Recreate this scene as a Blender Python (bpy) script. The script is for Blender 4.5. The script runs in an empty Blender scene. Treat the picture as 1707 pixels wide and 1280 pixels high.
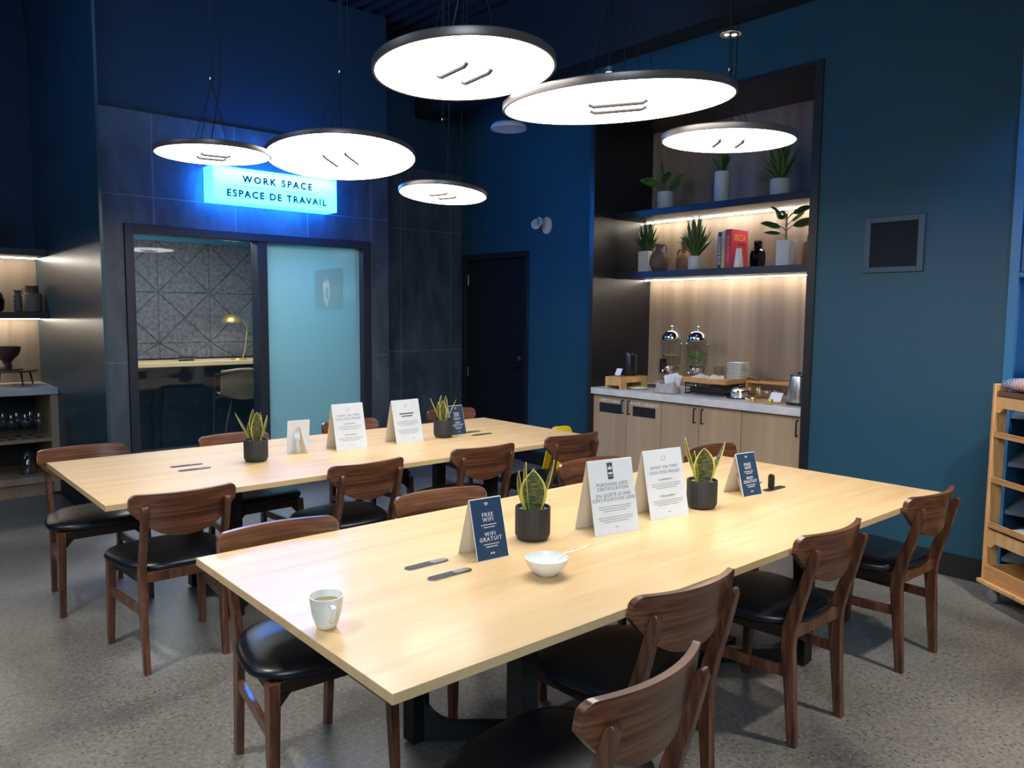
import bpy, bmesh, math, random
from mathutils import Vector, Matrix, Euler
PI = math.pi
random.seed(7)
C = bpy.context.scene.collection
S = bpy.context.scene

# ---------------------------------------------------------------- camera, world, exposure, area lights
cam_d = bpy.data.cameras.new('camera'); cam = bpy.data.objects.new('camera', cam_d); C.objects.link(cam)
FPX, YAW, PITCH, ROLL = 1290.77, .71547289, .08977209, .00850603
cam_d.sensor_width = 36.0; cam_d.lens = FPX / 1707 * 36.0; cam_d.clip_start = .05; cam_d.clip_end = 60
fwd = Vector((math.sin(YAW)*math.cos(PITCH), math.cos(YAW)*math.cos(PITCH), -math.sin(PITCH)))
rt0 = Vector((math.cos(YAW), -math.sin(YAW), 0)); up0 = rt0.cross(fwd)
rt = rt0*math.cos(ROLL) + up0*math.sin(ROLL); up = up0*math.cos(ROLL) - rt0*math.sin(ROLL)
M = Matrix((rt, up, -fwd)).transposed().to_4x4(); M.translation = Vector((-.863, -1.378, 1.57))
cam.matrix_world = M
S.camera = cam
S.view_settings.view_transform = 'Standard'; S.view_settings.look = 'None'
S.view_settings.gamma = 1; S.view_settings.use_curve_mapping = False
S.view_settings.exposure = 0.0
w = bpy.data.worlds.new('world'); S.world = w; w.use_nodes = True
w.node_tree.nodes['Background'].inputs[0].default_value = (.10, .30, .62, 1)
w.node_tree.nodes['Background'].inputs[1].default_value = .035

def lamp(name, kind, loc, target, power, color, size=.5, size_y=None, spot=None, blend=.5):
    d = bpy.data.lights.new(name, kind); d.energy = power; d.color = color
    if kind == 'AREA':
        d.size = size
        if size_y: d.shape = 'RECTANGLE'; d.size_y = size_y
    else: d.shadow_soft_size = size
    if spot: d.spot_size = math.radians(spot); d.spot_blend = blend
    o = bpy.data.objects.new(name, d); C.objects.link(o); o.location = loc
    o.rotation_euler = (Vector(target) - Vector(loc)).to_track_quat('-Z', 'Y').to_euler()
    return o
WARM = (1, .90, .76); COOL = (.80, .90, 1); BLUE = (.02, .22, 1)
lamp('ceiling_lamp_light', 'SPOT', (-1.6, 1.6, 4.1), (-1.2, 1.5, 0), 420, WARM, .12, spot=75, blend=.8)
lamp('ceiling_lamp_light', 'SPOT', (2.4, -1.6, 4.1), (3.0, -.8, 0), 480, WARM, .12, spot=75, blend=.8)
hl = lamp('hall_fill_light', 'AREA', (-1.9, -2.9, 3.0), (1.0, .7, .6), 38, (.74, .88, 1), 1.6, 1.6); hl.data.spread = math.radians(95)  # added frontal fill for cup and cards, not a fixture of the hall
lamp('hall_fill_light', 'AREA', (-3.2, 2.6, 3.6), (1.0, 3.0, .6), 30, (.62, .80, 1), 2.0, 2.0)  # second added soft fill, from the left
lamp('upper_fill_light', 'AREA', (1.8, 2.2, 4.2), (2.0, 5.0, 3.2), 20, (.22, .48, 1), 3.2, 1.0)  # added weak bluish fill for the upper walls; the ceiling has no cove
lamp('sign_inner_light', 'AREA', (2.06, 5.16, 2.748), (2.06, 5.10, 2.60), 1.1, (.80, .95, 1), 1.05, .03)
lamp('work_room_light', 'AREA', (1.7, 6.5, 2.52), (1.7, 6.5, 0), 60, (.95, .98, 1), 1.4, 1.0)
lamp('blue_tint_light', 'SPOT', (3.5, -1.5, 3.7), (4.25, -.12, 2.0), 190, (.0, .28, 1), .08, spot=42, blend=.6)
lamp('blue_tint_light', 'AREA', (-1.4, 4.2, 3.9), (.87, 5.30, 1.2), 14, (.02, .26, 1), .4, .4)  # added blue lamp to tint the left window stile, no known source

# ---------------------------------------------------------------- node helpers and materials
def newmat(name):
    m = bpy.data.materials.new(name); m.use_nodes = True
    nt = m.node_tree; return m, nt, nt.nodes['Principled BSDF']
def c4(c): return (c[0], c[1], c[2], 1)
def mat(name, col, rough=.5, metal=0, var=0, scale=8, bump=0, coat=0, spec=None):
    m, nt, b = newmat(name)
    b.inputs['Roughness'].default_value = rough; b.inputs['Metallic'].default_value = metal
    b.inputs['Base Color'].default_value = c4(col)
    if coat: b.inputs['Coat Weight'].default_value = coat; b.inputs['Coat Roughness'].default_value = .15
    if spec is not None: b.inputs['Specular IOR Level'].default_value = spec
    tc = nt.nodes.new('ShaderNodeTexCoord'); n = nt.nodes.new('ShaderNodeTexNoise')
    n.inputs['Scale'].default_value = scale; n.inputs['Detail'].default_value = 4
    nt.links.new(tc.outputs['Object'], n.inputs['Vector'])
    r = nt.nodes.new('ShaderNodeValToRGB')
    r.color_ramp.elements[0].position = .3; r.color_ramp.elements[1].position = .7
    v = max(var, .03)
    r.color_ramp.elements[0].color = c4([x*(1-v) for x in col]); r.color_ramp.elements[1].color = c4([min(1, x*(1+v)) for x in col])
    nt.links.new(n.outputs[0], r.inputs[0]); nt.links.new(r.outputs[0], b.inputs['Base Color'])
    if bump:
        bp = nt.nodes.new('ShaderNodeBump'); bp.inputs['Strength'].default_value = bump; bp.inputs['Distance'].default_value = .004
        nt.links.new(n.outputs[0], bp.inputs['Height']); nt.links.new(bp.outputs[0], b.inputs['Normal'])
    return m
def wood(name, c1, c2, grain=(1, 14, 14), rough=.4, scale=3, c3=None, coat=0, streak=.5):
    m, nt, b = newmat(name)
    b.inputs['Roughness'].default_value = rough
    if coat: b.inputs['Coat Weight'].default_value = coat; b.inputs['Coat Roughness'].default_value = .12
    tc = nt.nodes.new('ShaderNodeTexCoord'); mp = nt.nodes.new('ShaderNodeMapping'); mp.inputs['Scale'].default_value = grain
    nt.links.new(tc.outputs['Object'], mp.inputs[0])
    n = nt.nodes.new('ShaderNodeTexNoise'); n.inputs['Scale'].default_value = scale; n.inputs['Detail'].default_value = 6; n.inputs['Distortion'].default_value = .6
    n2 = nt.nodes.new('ShaderNodeTexNoise'); n2.inputs['Scale'].default_value = scale*4; n2.inputs['Detail'].default_value = 5
    nt.links.new(mp.outputs[0], n.inputs['Vector']); nt.links.new(mp.outputs[0], n2.inputs['Vector'])
    mx = nt.nodes.new('ShaderNodeMath'); mx.operation = 'MULTIPLY_ADD'; mx.inputs[1].default_value = streak
    nt.links.new(n2.outputs[0], mx.inputs[0]); 
    m2 = nt.nodes.new('ShaderNodeMath'); m2.operation = 'MULTIPLY'; m2.inputs[1].default_value = 1-streak*.5
    nt.links.new(n.outputs[0], m2.inputs[0]); nt.links.new(m2.outputs[0], mx.inputs[2])
    r = nt.nodes.new('ShaderNodeValToRGB'); e = r.color_ramp.elements
    e[0].position = .40; e[1].position = .74; e[0].color = c4(c1); e[1].color = c4(c2)
    if c3: k = e.new(.56); k.color = c4(c3)
    nt.links.new(mx.outputs[0], r.inputs[0]); nt.links.new(r.outputs[0], b.inputs['Base Color'])
    return m
def emis(name, col, s):
    m, nt, b = newmat(name)
    b.inputs['Base Color'].default_value = c4((.8, .8, .8)); b.inputs['Emission Color'].default_value = c4(col); b.inputs['Emission Strength'].default_value = s
    return m
def glass(name, col=(1, 1, 1), rough=0, ior=1.45):
    m, nt, b = newmat(name)
    b.inputs['Base Color'].default_value = c4(col); b.inputs['Transmission Weight'].default_value = 1
    b.inputs['Roughness'].default_value = rough; b.inputs['IOR'].default_value = ior
    return m
def thin_glass(name, tint=(.93, .97, 1), gloss=1.0):
    m, nt, b = newmat(name); nt.nodes.remove(b); out = nt.nodes['Material Output']
    t = nt.nodes.new('ShaderNodeBsdfTransparent'); t.inputs[0].default_value = c4(tint)
    g = nt.nodes.new('ShaderNodeBsdfGlossy'); g.inputs['Roughness'].default_value = .02
    f = nt.nodes.new('ShaderNodeLayerWeight'); f.inputs[0].default_value = .5
    p = nt.nodes.new('ShaderNodeMath'); p.operation = 'POWER'; p.inputs[1].default_value = 4; nt.links.new(f.outputs['Facing'], p.inputs[0])
    k = nt.nodes.new('ShaderNodeMath'); k.operation = 'MULTIPLY_ADD'; k.inputs[1].default_value = .6*gloss; k.inputs[2].default_value = .04*gloss; k.use_clamp = True
    nt.links.new(p.outputs[0], k.inputs[0])
    x = nt.nodes.new('ShaderNodeMixShader'); nt.links.new(k.outputs[0], x.inputs[0]); nt.links.new(t.outputs[0], x.inputs[1]); nt.links.new(g.outputs[0], x.inputs[2])
    nt.links.new(x.outputs[0], out.inputs[0]); return m

WALNUT = wood('walnut', (.050, .018, .010), (.19, .078, .042), (16, 16, 1.6), .34, 2.6, (.105, .040, .021), coat=.3, streak=.35)
WALNUT_H = wood('walnut_back', (.060, .021, .010), (.22, .088, .042), (.9, 6, 30), .32, 2.0, (.125, .046, .022), coat=.35, streak=.25)
OAK = wood('oak_top', (.60, .40, .19), (.72, .52, .28), (.55, 6, 6), .40, 2.0, (.67, .465, .235), coat=.15, streak=.3)
VENEER = wood('veneer_panel', (.24, .175, .125), (.42, .325, .24), (2.2, 2.2, .12), .5, 2.0, (.33, .25, .18), streak=.15)
VENEER_D = wood('veneer_door', (.37, .255, .150), (.50, .36, .225), (2.4, 2.4, .14), .5, 2.0, (.43, .305, .185), streak=.15)
PINE = wood('pine', (.52, .26, .09), (.74, .44, .19), (6, 6, .8), .4, 3, (.64, .35, .135), coat=.15)
BAMBOO = wood('bamboo', (.40, .18, .055), (.64, .34, .13), (1, 10, 30), .4, 4)
LEATHER = mat('black_leather', (.006, .008, .012), .33, var=.2, scale=60, bump=.08)
STEEL_BLK = mat('black_steel', (.010, .012, .015), .42, .3)
BLACK = mat('black_matte', (.008, .009, .011), .5)
BLACKP = mat('black_panel', (.013, .014, .017), .38, var=.1)
NAVY_SHELF = mat('shelf_navy', (.016, .020, .032), .4)
TEAL = mat('teal_paint', (.011, .070, .110), .55, var=.06, scale=1.5)
TEALD = mat('teal_panel', (.016, .060, .085), .34, var=.12, scale=2)
NAVY = mat('navy_paint', (.006, .028, .065), .6, var=.08, scale=1.5)
CEIL = mat('ceiling_black', (.010, .014, .018), .8, var=.3, scale=3)
DOORM = mat('door_paint', (.0035, .006, .010), .42)
WHITE = mat('white_ceramic', (.84, .86, .82), .22)
WHITEM = mat('white_matte', (.62, .61, .59), .6)
CARD = mat('card_white', (.78, .85, .94), .6)
CARDB = mat('card_cream', (.72, .64, .50), .6)
POTG = mat('pot_charcoal', (.030, .031, .034), .55)
CHROME = mat('chrome', (.75, .76, .78), .13, 1)
STEEL = mat('brushed_steel', (.55, .56, .57), .28, 1, var=.1, scale=30)
BRASS = mat('brass', (.80, .50, .13), .34, .85)
RIM = mat('lamp_rim', (.16, .15, .15), .38, .5)
QUARTZ = mat('quartz', (.64, .63, .60), .28, var=.12, scale=6)
TERRA = mat('terracotta', (.30, .155, .085), .7, var=.12, scale=5)
CLAY = mat('brown_clay', (.15, .10, .075), .6, var=.15, scale=6)
INK = mat('ink', (.05, .06, .08), .7); WHINK = mat('white_ink', (.75, .78, .80), .6)
NAVYCARD = mat('navy_card', (.018, .055, .125), .5)
GLASS = glass('clear_glass')
PANE = thin_glass('window_pane', (.92, .96, .98), .55)
YELLOW = mat('yellow_plastic', (.85, .60, .01), .4)
LINEN = mat('linen_grey', (.42, .39, .36), .9, var=.15, scale=40, bump=.4)

# ---------------------------------------------------------------- mesh builder
class MB:
    def __init__(s): s.v = []; s.f = []; s.uv = {}
    def add(s, vs, fs, uvs=None):
        o = len(s.v); s.v += [tuple(p) for p in vs]
        for i, f in enumerate(fs):
            if uvs: s.uv[len(s.f)] = uvs[i]
            s.f.append(tuple(k+o for k in f))
        return s
    def box(s, x0, x1, y0, y1, z0, z1, T=None):
        vs = [Vector((x, y, z)) for z in (z0, z1) for y in (y0, y1) for x in (x0, x1)]
        if T: vs = [T @ p for p in vs]
        return s.add(vs, [(0,2,3,1), (4,5,7,6), (0,1,5,4), (2,6,7,3), (0,4,6,2), (1,3,7,5)])
    def loft(s, rings, caps=True, closed=True):
        n = len(rings[0]); vs = [p for r in rings for p in r]; fs = []
        for i in range(len(rings)-1):
            for j in range(n if closed else n-1):
                k = (j+1) % n; fs.append((i*n+j, i*n+k, (i+1)*n+k, (i+1)*n+j))
        if caps: fs.append(tuple(range(n-1, -1, -1))); fs.append(tuple((len(rings)-1)*n+j for j in range(n)))
        return s.add(vs, fs)
    def lathe(s, prof, n=32, c=(0,0,0), caps=True, T=None, sx=1, sy=1):
        rings = [[Vector((c[0]+r*sx*math.cos(2*PI*j/n), c[1]+r*sy*math.sin(2*PI*j/n), c[2]+z)) for j in range(n)] for r, z in prof]
        if T: rings = [[T @ p for p in r] for r in rings]
        return s.loft(rings, caps)
    def tube(s, pts, r, n=8, caps=True):
        pts = [Vector(p) for p in pts]; rings = []; rr = r if isinstance(r, (list, tuple)) else [r]*len(pts)
        ref = None
        for i, p in enumerate(pts):
            d = (pts[min(i+1, len(pts)-1)] - pts[max(i-1, 0)]).normalized()
            if ref is None:
                ref = Vector((0,0,1)) if abs(d.z) < .9 else Vector((1,0,0))
                a = d.cross(ref).normalized()
            else: a = (a - d*a.dot(d)).normalized()
            b = d.cross(a)
            rings.append([p + (a*math.cos(2*PI*j/n) + b*math.sin(2*PI*j/n))*rr[i] for j in range(n)])
        return s.loft(rings, caps)
    def prism(s, poly, a, b, axis='z'):
        def P(u, v, t): return {'z': (u, v, t), 'y': (u, t, v), 'x': (t, u, v)}[axis]
        return s.loft([[Vector(P(u, v, a)) for u, v in poly], [Vector(P(u, v, b)) for u, v in poly]])
    def grid(s, fn, nu, nv, uv=True):
        vs = [Vector(fn(i/nu, j/nv)) for j in range(nv+1) for i in range(nu+1)]; fs = []; us = []
        for j in range(nv):
            for i in range(nu):
                a = j*(nu+1)+i; fs.append((a, a+1, a+nu+2, a+nu+1))
                us.append([(i/nu, j/nv), ((i+1)/nu, j/nv), ((i+1)/nu, (j+1)/nv), (i/nu, (j+1)/nv)])
        return s.add(vs, fs, us if uv else None)
    def build(s, name, m, parent=None, bevel=0, seg=2, angle=38, fix=True, solid=0, loc=None):
        me = bpy.data.meshes.new(name); me.from_pydata(s.v, [], s.f); me.update()
        if s.uv:
            l = me.uv_layers.new(name='UVMap')
            for p in me.polygons:
                if p.index in s.uv:
                    for k, li in enumerate(p.loop_indices): l.data[li].uv = s.uv[p.index][k]
        if fix and not s.uv:
            bm = bmesh.new(); bm.from_mesh(me); bmesh.ops.recalc_face_normals(bm, faces=bm.faces); bm.to_mesh(me); bm.free()
        for p in me.polygons: p.use_smooth = True
        me.set_sharp_from_angle(angle=math.radians(angle))
        if m: me.materials.append(m)
        o = bpy.data.objects.new(name, me); C.objects.link(o)
        if parent: o.parent = parent
        if loc: o.location = loc
        if solid:
            q = o.modifiers.new('solid', 'SOLIDIFY'); q.thickness = solid; q.offset = 0
        if bevel:
            q = o.modifiers.new('bevel', 'BEVEL'); q.width = bevel; q.segments = seg; q.limit_method = 'ANGLE'; q.angle_limit = math.radians(40)
            q.harden_normals = False
        return o
def B(*a, **k): return MB().box(*a, **k)
def tag(o, label=None, cat=None, group=None, kind=None):
    if label: o['label'] = label
    if cat: o['category'] = cat
    if group: o['group'] = group
    if kind: o['kind'] = kind
    return o
def thing(name, label, cat, loc=(0,0,0), rz=0, group=None):
    o = bpy.data.objects.new(name, None); o.empty_display_size = .1; C.objects.link(o)
    o.location = loc; o.rotation_euler = (0, 0, rz); return tag(o, label, cat, group)
def struct(name, mb, m, parent=None, **k):
    o = mb.build(name, m, parent, **k)
    if not parent: o['kind'] = 'structure'
    return o
def copy_tree(o, parent=None):
    c = o.copy(); C.objects.link(c)
    if parent: c.parent = parent
    for ch in list(o.children): copy_tree(ch, c)
    return c
def text_into(mb, s, size, T, spacing=1.0, bold=0.0):
    cu = bpy.data.curves.new('t', 'FONT'); cu.body = s; cu.size = size; cu.align_x = 'CENTER'; cu.align_y = 'CENTER'
    cu.space_character = spacing; cu.resolution_u = 3; cu.offset = bold
    ob = bpy.data.objects.new('t', cu); me = bpy.data.meshes.new_from_object(ob)
    mb.add([T @ Vector((v.co.x, v.co.y, 0)) for v in me.vertices], [tuple(p.vertices) for p in me.polygons])
    bpy.data.objects.remove(ob); bpy.data.curves.remove(cu); bpy.data.meshes.remove(me)
# ---------------------------------------------------------------- the room
XR, Y0, XL = 4.193, 5.30, .52
def floor_mat():
    m, nt, b = newmat('polished_concrete'); L = nt.links.new
    tc = nt.nodes.new('ShaderNodeTexCoord')
    n = nt.nodes.new('ShaderNodeTexNoise'); n.inputs['Scale'].default_value = 1.3; n.inputs['Detail'].default_value = 5; n.inputs['Distortion'].default_value = .5
    L(tc.outputs['Object'], n.inputs['Vector'])
    r = nt.nodes.new('ShaderNodeValToRGB'); e = r.color_ramp.elements
    e[0].position = .34; e[1].position = .68; e[0].color = (.090, .089, .086, 1); e[1].color = (.25, .24, .218, 1)
    L(n.outputs[0], r.inputs[0])
    g = nt.nodes.new('ShaderNodeTexNoise'); g.inputs['Scale'].default_value = 55; g.inputs['Detail'].default_value = 6
    L(tc.outputs['Object'], g.inputs['Vector'])
    mr = nt.nodes.new('ShaderNodeMapRange'); mr.inputs[1].default_value = .3; mr.inputs[2].default_value = .7; mr.inputs[3].default_value = .66; mr.inputs[4].default_value = 1.30
    L(g.outputs[0], mr.inputs[0])
    mu = nt.nodes.new('ShaderNodeMix'); mu.data_type = 'RGBA'; mu.blend_type = 'MULTIPLY'; mu.inputs[0].default_value = 1
    L(r.outputs[0], mu.inputs[6]); L(mr.outputs[0], mu.inputs[7])
    # aggregate specks, dark and pale
    vo = nt.nodes.new('ShaderNodeTexVoronoi'); vo.inputs['Scale'].default_value = 60; vo.inputs['Randomness'].default_value = 1
    L(tc.outputs['Object'], vo.inputs['Vector'])
    sz = nt.nodes.new('ShaderNodeSeparateColor'); L(vo.outputs['Color'], sz.inputs[0])
    def cmp(a, op, val):
        k = nt.nodes.new('ShaderNodeMath'); k.operation = op; L(a, k.inputs[0]); k.inputs[1].default_value = val; return k.outputs[0]
    near = cmp(vo.outputs['Distance'], 'LESS_THAN', .30)
    dk = nt.nodes.new('ShaderNodeMath'); dk.operation = 'MULTIPLY'; L(near, dk.inputs[0]); L(cmp(sz.outputs[0], 'GREATER_THAN', .74), dk.inputs[1])
    lt = nt.nodes.new('ShaderNodeMath'); lt.operation = 'MULTIPLY'; L(near, lt.inputs[0]); L(cmp(sz.outputs[1], 'GREATER_THAN', .86), lt.inputs[1])
    d2 = nt.nodes.new('ShaderNodeMix'); d2.data_type = 'RGBA'; d2.inputs[7].default_value = (.022, .020, .020, 1)
    k1 = cmp(dk.outputs[0], 'MULTIPLY', .7); L(k1, d2.inputs[0]); L(mu.outputs[2], d2.inputs[6])
    d3 = nt.nodes.new('ShaderNodeMix'); d3.data_type = 'RGBA'; d3.inputs[7].default_value = (.34, .31, .27, 1)
    k2 = cmp(lt.outputs[0], 'MULTIPLY', .6); L(k2, d3.inputs[0]); L(d2.outputs[2], d3.inputs[6])
    L(d3.outputs[2], b.inputs['Base Color'])
    rr = nt.nodes.new('ShaderNodeMapRange'); rr.inputs[3].default_value = .28; rr.inputs[4].default_value = .46; L(n.outputs[0], rr.inputs[0]); L(rr.outputs[0], b.inputs['Roughness'])
    bp = nt.nodes.new('ShaderNodeBump'); bp.inputs['Strength'].default_value = .12; bp.inputs['Distance'].default_value = .002
    L(g.outputs[0], bp.inputs['Height']); L(bp.outputs[0], b.inputs['Normal'])
    return m
def tile_mat():
    m, nt, b = newmat('slate_tile'); L = nt.links.new
    b.inputs['Roughness'].default_value = .36
    tc = nt.nodes.new('ShaderNodeTexCoord'); sp = nt.nodes.new('ShaderNodeSeparateXYZ'); L(tc.outputs['Object'], sp.inputs[0])
    mp = nt.nodes.new('ShaderNodeMapping'); mp.inputs['Scale'].default_value = (1.6, 1.6, .55); L(tc.outputs['Object'], mp.inputs[0])
    n = nt.nodes.new('ShaderNodeTexNoise'); n.inputs['Scale'].default_value = 2.2; n.inputs['Detail'].default_value = 7; n.inputs['Roughness'].default_value = .65; n.inputs['Distortion'].default_value = .8
    L(mp.outputs[0], n.inputs['Vector'])
    r = nt.nodes.new('ShaderNodeValToRGB'); e = r.color_ramp.elements
    e[0].position = .34; e[1].position = .68; e[0].color = (.040, .055, .080, 1); e[1].color = (.105, .135, .175, 1)
    L(n.outputs[0], r.inputs[0])
    def line(out, off, per, wdt):
        a = nt.nodes.new('ShaderNodeMath'); a.operation = 'SUBTRACT'; L(out, a.inputs[0]); a.inputs[1].default_value = off
        d = nt.nodes.new('ShaderNodeMath'); d.operation = 'DIVIDE'; L(a.outputs[0], d.inputs[0]); d.inputs[1].default_value = per
        f = nt.nodes.new('ShaderNodeMath'); f.operation = 'FRACT'; L(d.outputs[0], f.inputs[0])
        k = nt.nodes.new('ShaderNodeMath'); k.operation = 'LESS_THAN'; L(f.outputs[0], k.inputs[0]); k.inputs[1].default_value = wdt/per
        return k.outputs[0]
    a = line(sp.outputs[0], 1.102, .667, .006); c = line(sp.outputs[2], 1.156, 1.322, .006)
    mx = nt.nodes.new('ShaderNodeMath'); mx.operation = 'MAXIMUM'; L(a, mx.inputs[0]); L(c, mx.inputs[1])
    x = nt.nodes.new('ShaderNodeMix'); x.data_type = 'RGBA'; x.inputs[7].default_value = (.20, .24, .29, 1)
    L(mx.outputs[0], x.inputs[0]); L(r.outputs[0], x.inputs[6]); L(x.outputs[2], b.inputs['Base Color'])
    return m
FLOOR = floor_mat(); TILE = tile_mat()
struct('floor', B(-4, 5.6, -3.5, 8.2, -.05, 0), FLOOR)
def deck(mb):
    mb.box(-4, 5.6, -3.5, 8.2, 4.46, 4.5)
    for i in range(64):
        x = -4 + i*.15
        mb.box(x, x+.07, -3.5, 8.2, 4.42, 4.46)
    return mb
struct('ceiling', deck(MB()), CEIL)
struct('wall_front', B(-4, 5.6, -3.6, -3.5, 0, 4.46), NAVY)
struct('wall_side_far', B(-4.1, -4, -3.5, 7, 0, 4.46), NAVY)
struct('wall_right_near', B(4.65, 4.75, -3.5, -1.9, 0, 4.46), NAVY)
# back wall with the tiled cladding around the window, then the recessed tiled part
tl = MB()
tl.box(XL+.02, .872, Y0, Y0+.12, 0, 3.14).box(.872, 3.097, Y0, Y0+.12, 2.262, 3.14).box(3.097, 3.30, Y0, Y0+.12, 0, 3.14).box(3.21, 3.30, Y0+.12, 5.93, 0, 3.14)
tl.box(3.30, 4.60, 5.81, 5.93, 0, 3.14)
struct('wall_back', tl, TILE)
struct('wall_back_upper', MB().box(XL+.02, 3.30, Y0+.015, Y0+.12, 3.14, 4.42).box(3.28, 4.60, 5.825, 5.93, 3.14, 4.42).box(3.18, 3.30, Y0+.1, 5.93, 3.14, 4.42), mat('navy_upper_paint', (.013, .050, .095), .6, var=.06, scale=1.2))
struct('wall_left', B(XL, XL+.02, 4.52, 6.82, 0, 4.42), TEALD)
struct('wall_left_bay', B(-3.4, XL, 6.84, 6.94, 0, 4.42), NAVY)
struct('wall_left_bay_veneer', B(-3.4, XL, 6.82, 6.84, .9, 2.09), VENEER)
struct('baseboard_left', B(XL-.012, XL, 4.52, 6.12, 0, .12), BLACK)
# right wall, niche, door wall
struct('wall_right', MB().box(XR, XR+.14, .13, 1.29, 0, 4.42).box(XR, XR+.14, 1.29, 3.40, 3.28, 4.42).box(XR, XR+.14, 1.289, 1.291, 0, .01), TEAL)
struct('wall_right_far', MB().box(4.60, 4.70, 3.40, 4.65, 0, 4.42).box(4.60, 4.70, 4.65, 5.81, 2.235, 4.42).box(XR+.13, 4.60, 3.40, 3.44, 0, 4.42), TEAL)
struct('baseboard_right', B(XR-.014, XR, .13, 1.288, 0, .14), BLACK)
struct('baseboard_far', B(4.588, 4.60, 3.44, 4.64, 0, .14), BLACK)
struct('trim_1', MB().box(XR-.012, XR+.82, 1.29, 1.35, 0, 3.28).box(XR-.012, XR+.82, 3.35, 3.40, 0, 3.28).box(XR-.012, XR+.82, 1.35, 3.35, 3.255, 3.28), BLACKP)
struct('wall_niche', B(4.97, 5.01, 1.35, 3.35, 0, 3.255), VENEER)
struct('trim_2', MB().box(3.96, XR, -3, 5.81, 3.68, 4.42).box(XR, 4.6, 3.4, 5.81, 3.90, 4.42), mat('beam_paint', (.006, .012, .018), .7))
# door
dr = struct('door_1', B(4.63, 4.67, 4.72, 5.72, .01, 2.17), DOORM)
MB().box(4.588, 4.70, 4.655, 4.72, 0, 2.235).box(4.588, 4.70, 5.72, 5.785, 0, 2.235).box(4.588, 4.70, 4.72, 5.72, 2.17, 2.235).build('door_frame', mat('door_frame_paint', (.006, .010, .016), .4), dr, bevel=.004)
MB().tube([(4.61, 4.80, 1.02), (4.57, 4.80, 1.02), (4.57, 4.92, 1.02)], .010).build('door_handle', BLACKP, dr)
MB().lathe([(.022, 0), (.022, .012), (.012, .016), (.001, .016)], 20, T=Matrix.Translation((4.628, 4.82, 1.10)) @ Matrix.Rotation(-PI/2, 4, 'Y')).build('lock', CHROME, dr)
for z in (.9, 1.95): MB().lathe([(.006, 0), (.006, .11)], 10, (4.625, 5.715, z-.05)).build('hinge', STEEL, dr)
# window with a clear and a frosted pane
wn = bpy.data.objects.new('window_1', None); C.objects.link(wn); wn['kind'] = 'structure'
FR = mat('window_frame_paint', (.022, .026, .040), .38)
fm = MB(); ya, yb = Y0-.02, Y0+.14
fm.box(.874, .943, ya, yb, 0, 2.26).box(3.0, 3.095, ya, yb, 0, 2.26).box(.943, 3.0, ya, yb, 2.188, 2.26).box(.943, 3.0, ya, yb, 0, .10).box(1.955, 2.045, ya+.01, yb, .10, 2.188)
fm.build('frame', FR, wn, bevel=.004)
def frost():
    m, nt, b = newmat('frosted_film'); nt.nodes.remove(b); L = nt.links.new; out = nt.nodes['Material Output']
    tc = nt.nodes.new('ShaderNodeTexCoord'); sp = nt.nodes.new('ShaderNodeSeparateXYZ'); L(tc.outputs['Object'], sp.inputs[0])
    mr = nt.nodes.new('ShaderNodeMapRange'); mr.inputs[1].default_value = .6; mr.inputs[2].default_value = 2.2; mr.inputs[3].default_value = .80; mr.inputs[4].default_value = .30
    L(sp.outputs[2], mr.inputs[0])
    t = nt.nodes.new('ShaderNodeBsdfTransparent'); t.inputs[0].default_value = (.80, .95, 1, 1)
    tr = nt.nodes.new('ShaderNodeBsdfTranslucent'); tr.inputs[0].default_value = (.56, .88, .93, 1)
    df = nt.nodes.new('ShaderNodeBsdfDiffuse'); df.inputs[0].default_value = (.36, .66, .72, 1)
    a = nt.nodes.new('ShaderNodeMixShader'); a.inputs[0].default_value = .45; L(tr.outputs[0], a.inputs[1]); L(df.outputs[0], a.inputs[2])
    x = nt.nodes.new('ShaderNodeMixShader'); L(mr.outputs[0], x.inputs[0]); L(t.outputs[0], x.inputs[1]); L(a.outputs[0], x.inputs[2])
    g = nt.nodes.new('ShaderNodeBsdfGlossy'); g.inputs['Roughness'].default_value = .12
    f = nt.nodes.new('ShaderNodeFresnel'); f.inputs[0].default_value = 1.3
    y = nt.nodes.new('ShaderNodeMixShader'); L(f.outputs[0], y.inputs[0]); L(x.outputs[0], y.inputs[1]); L(g.outputs[0], y.inputs[2])
    L(y.outputs[0], out.inputs[0]); return m
B(.943, 1.955, Y0+.05, Y0+.056, .10, 2.188).build('pane', PANE, wn)
B(2.045, 3.0, Y0+.05, Y0+.056, .10, 2.188).build('pane', frost(), wn)['label'] = 'frosted glass pane, clearer towards its top'
# room behind the window
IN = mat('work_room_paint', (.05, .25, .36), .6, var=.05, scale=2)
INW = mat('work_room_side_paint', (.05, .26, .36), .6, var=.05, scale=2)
DKLOW = mat('work_room_lower_dark', (.004, .024, .045), .5)  # much darker colour for the wall and rail below the desk
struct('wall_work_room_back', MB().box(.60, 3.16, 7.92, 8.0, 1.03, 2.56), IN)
struct('wall_work_room_lower', MB().box(.60, 3.16, 7.92, 8.0, 0, 1.03), DKLOW)
struct('wall_work_room_right', B(3.12, 3.16, 5.93, 7.92, 0, 2.56), INW)
struct('wall_work_room_left', B(.56, .60, 5.42, 8.0, 0, 2.56), IN)
struct('ceiling_work_room', B(.56, 3.16, 5.42, 8.0, 2.56, 2.60), mat('work_room_ceiling', (.45, .50, .52), .7))
struct('wall_front_return', B(3.12, 3.20, 5.42, 5.93, 0, 2.56), INW)

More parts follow.
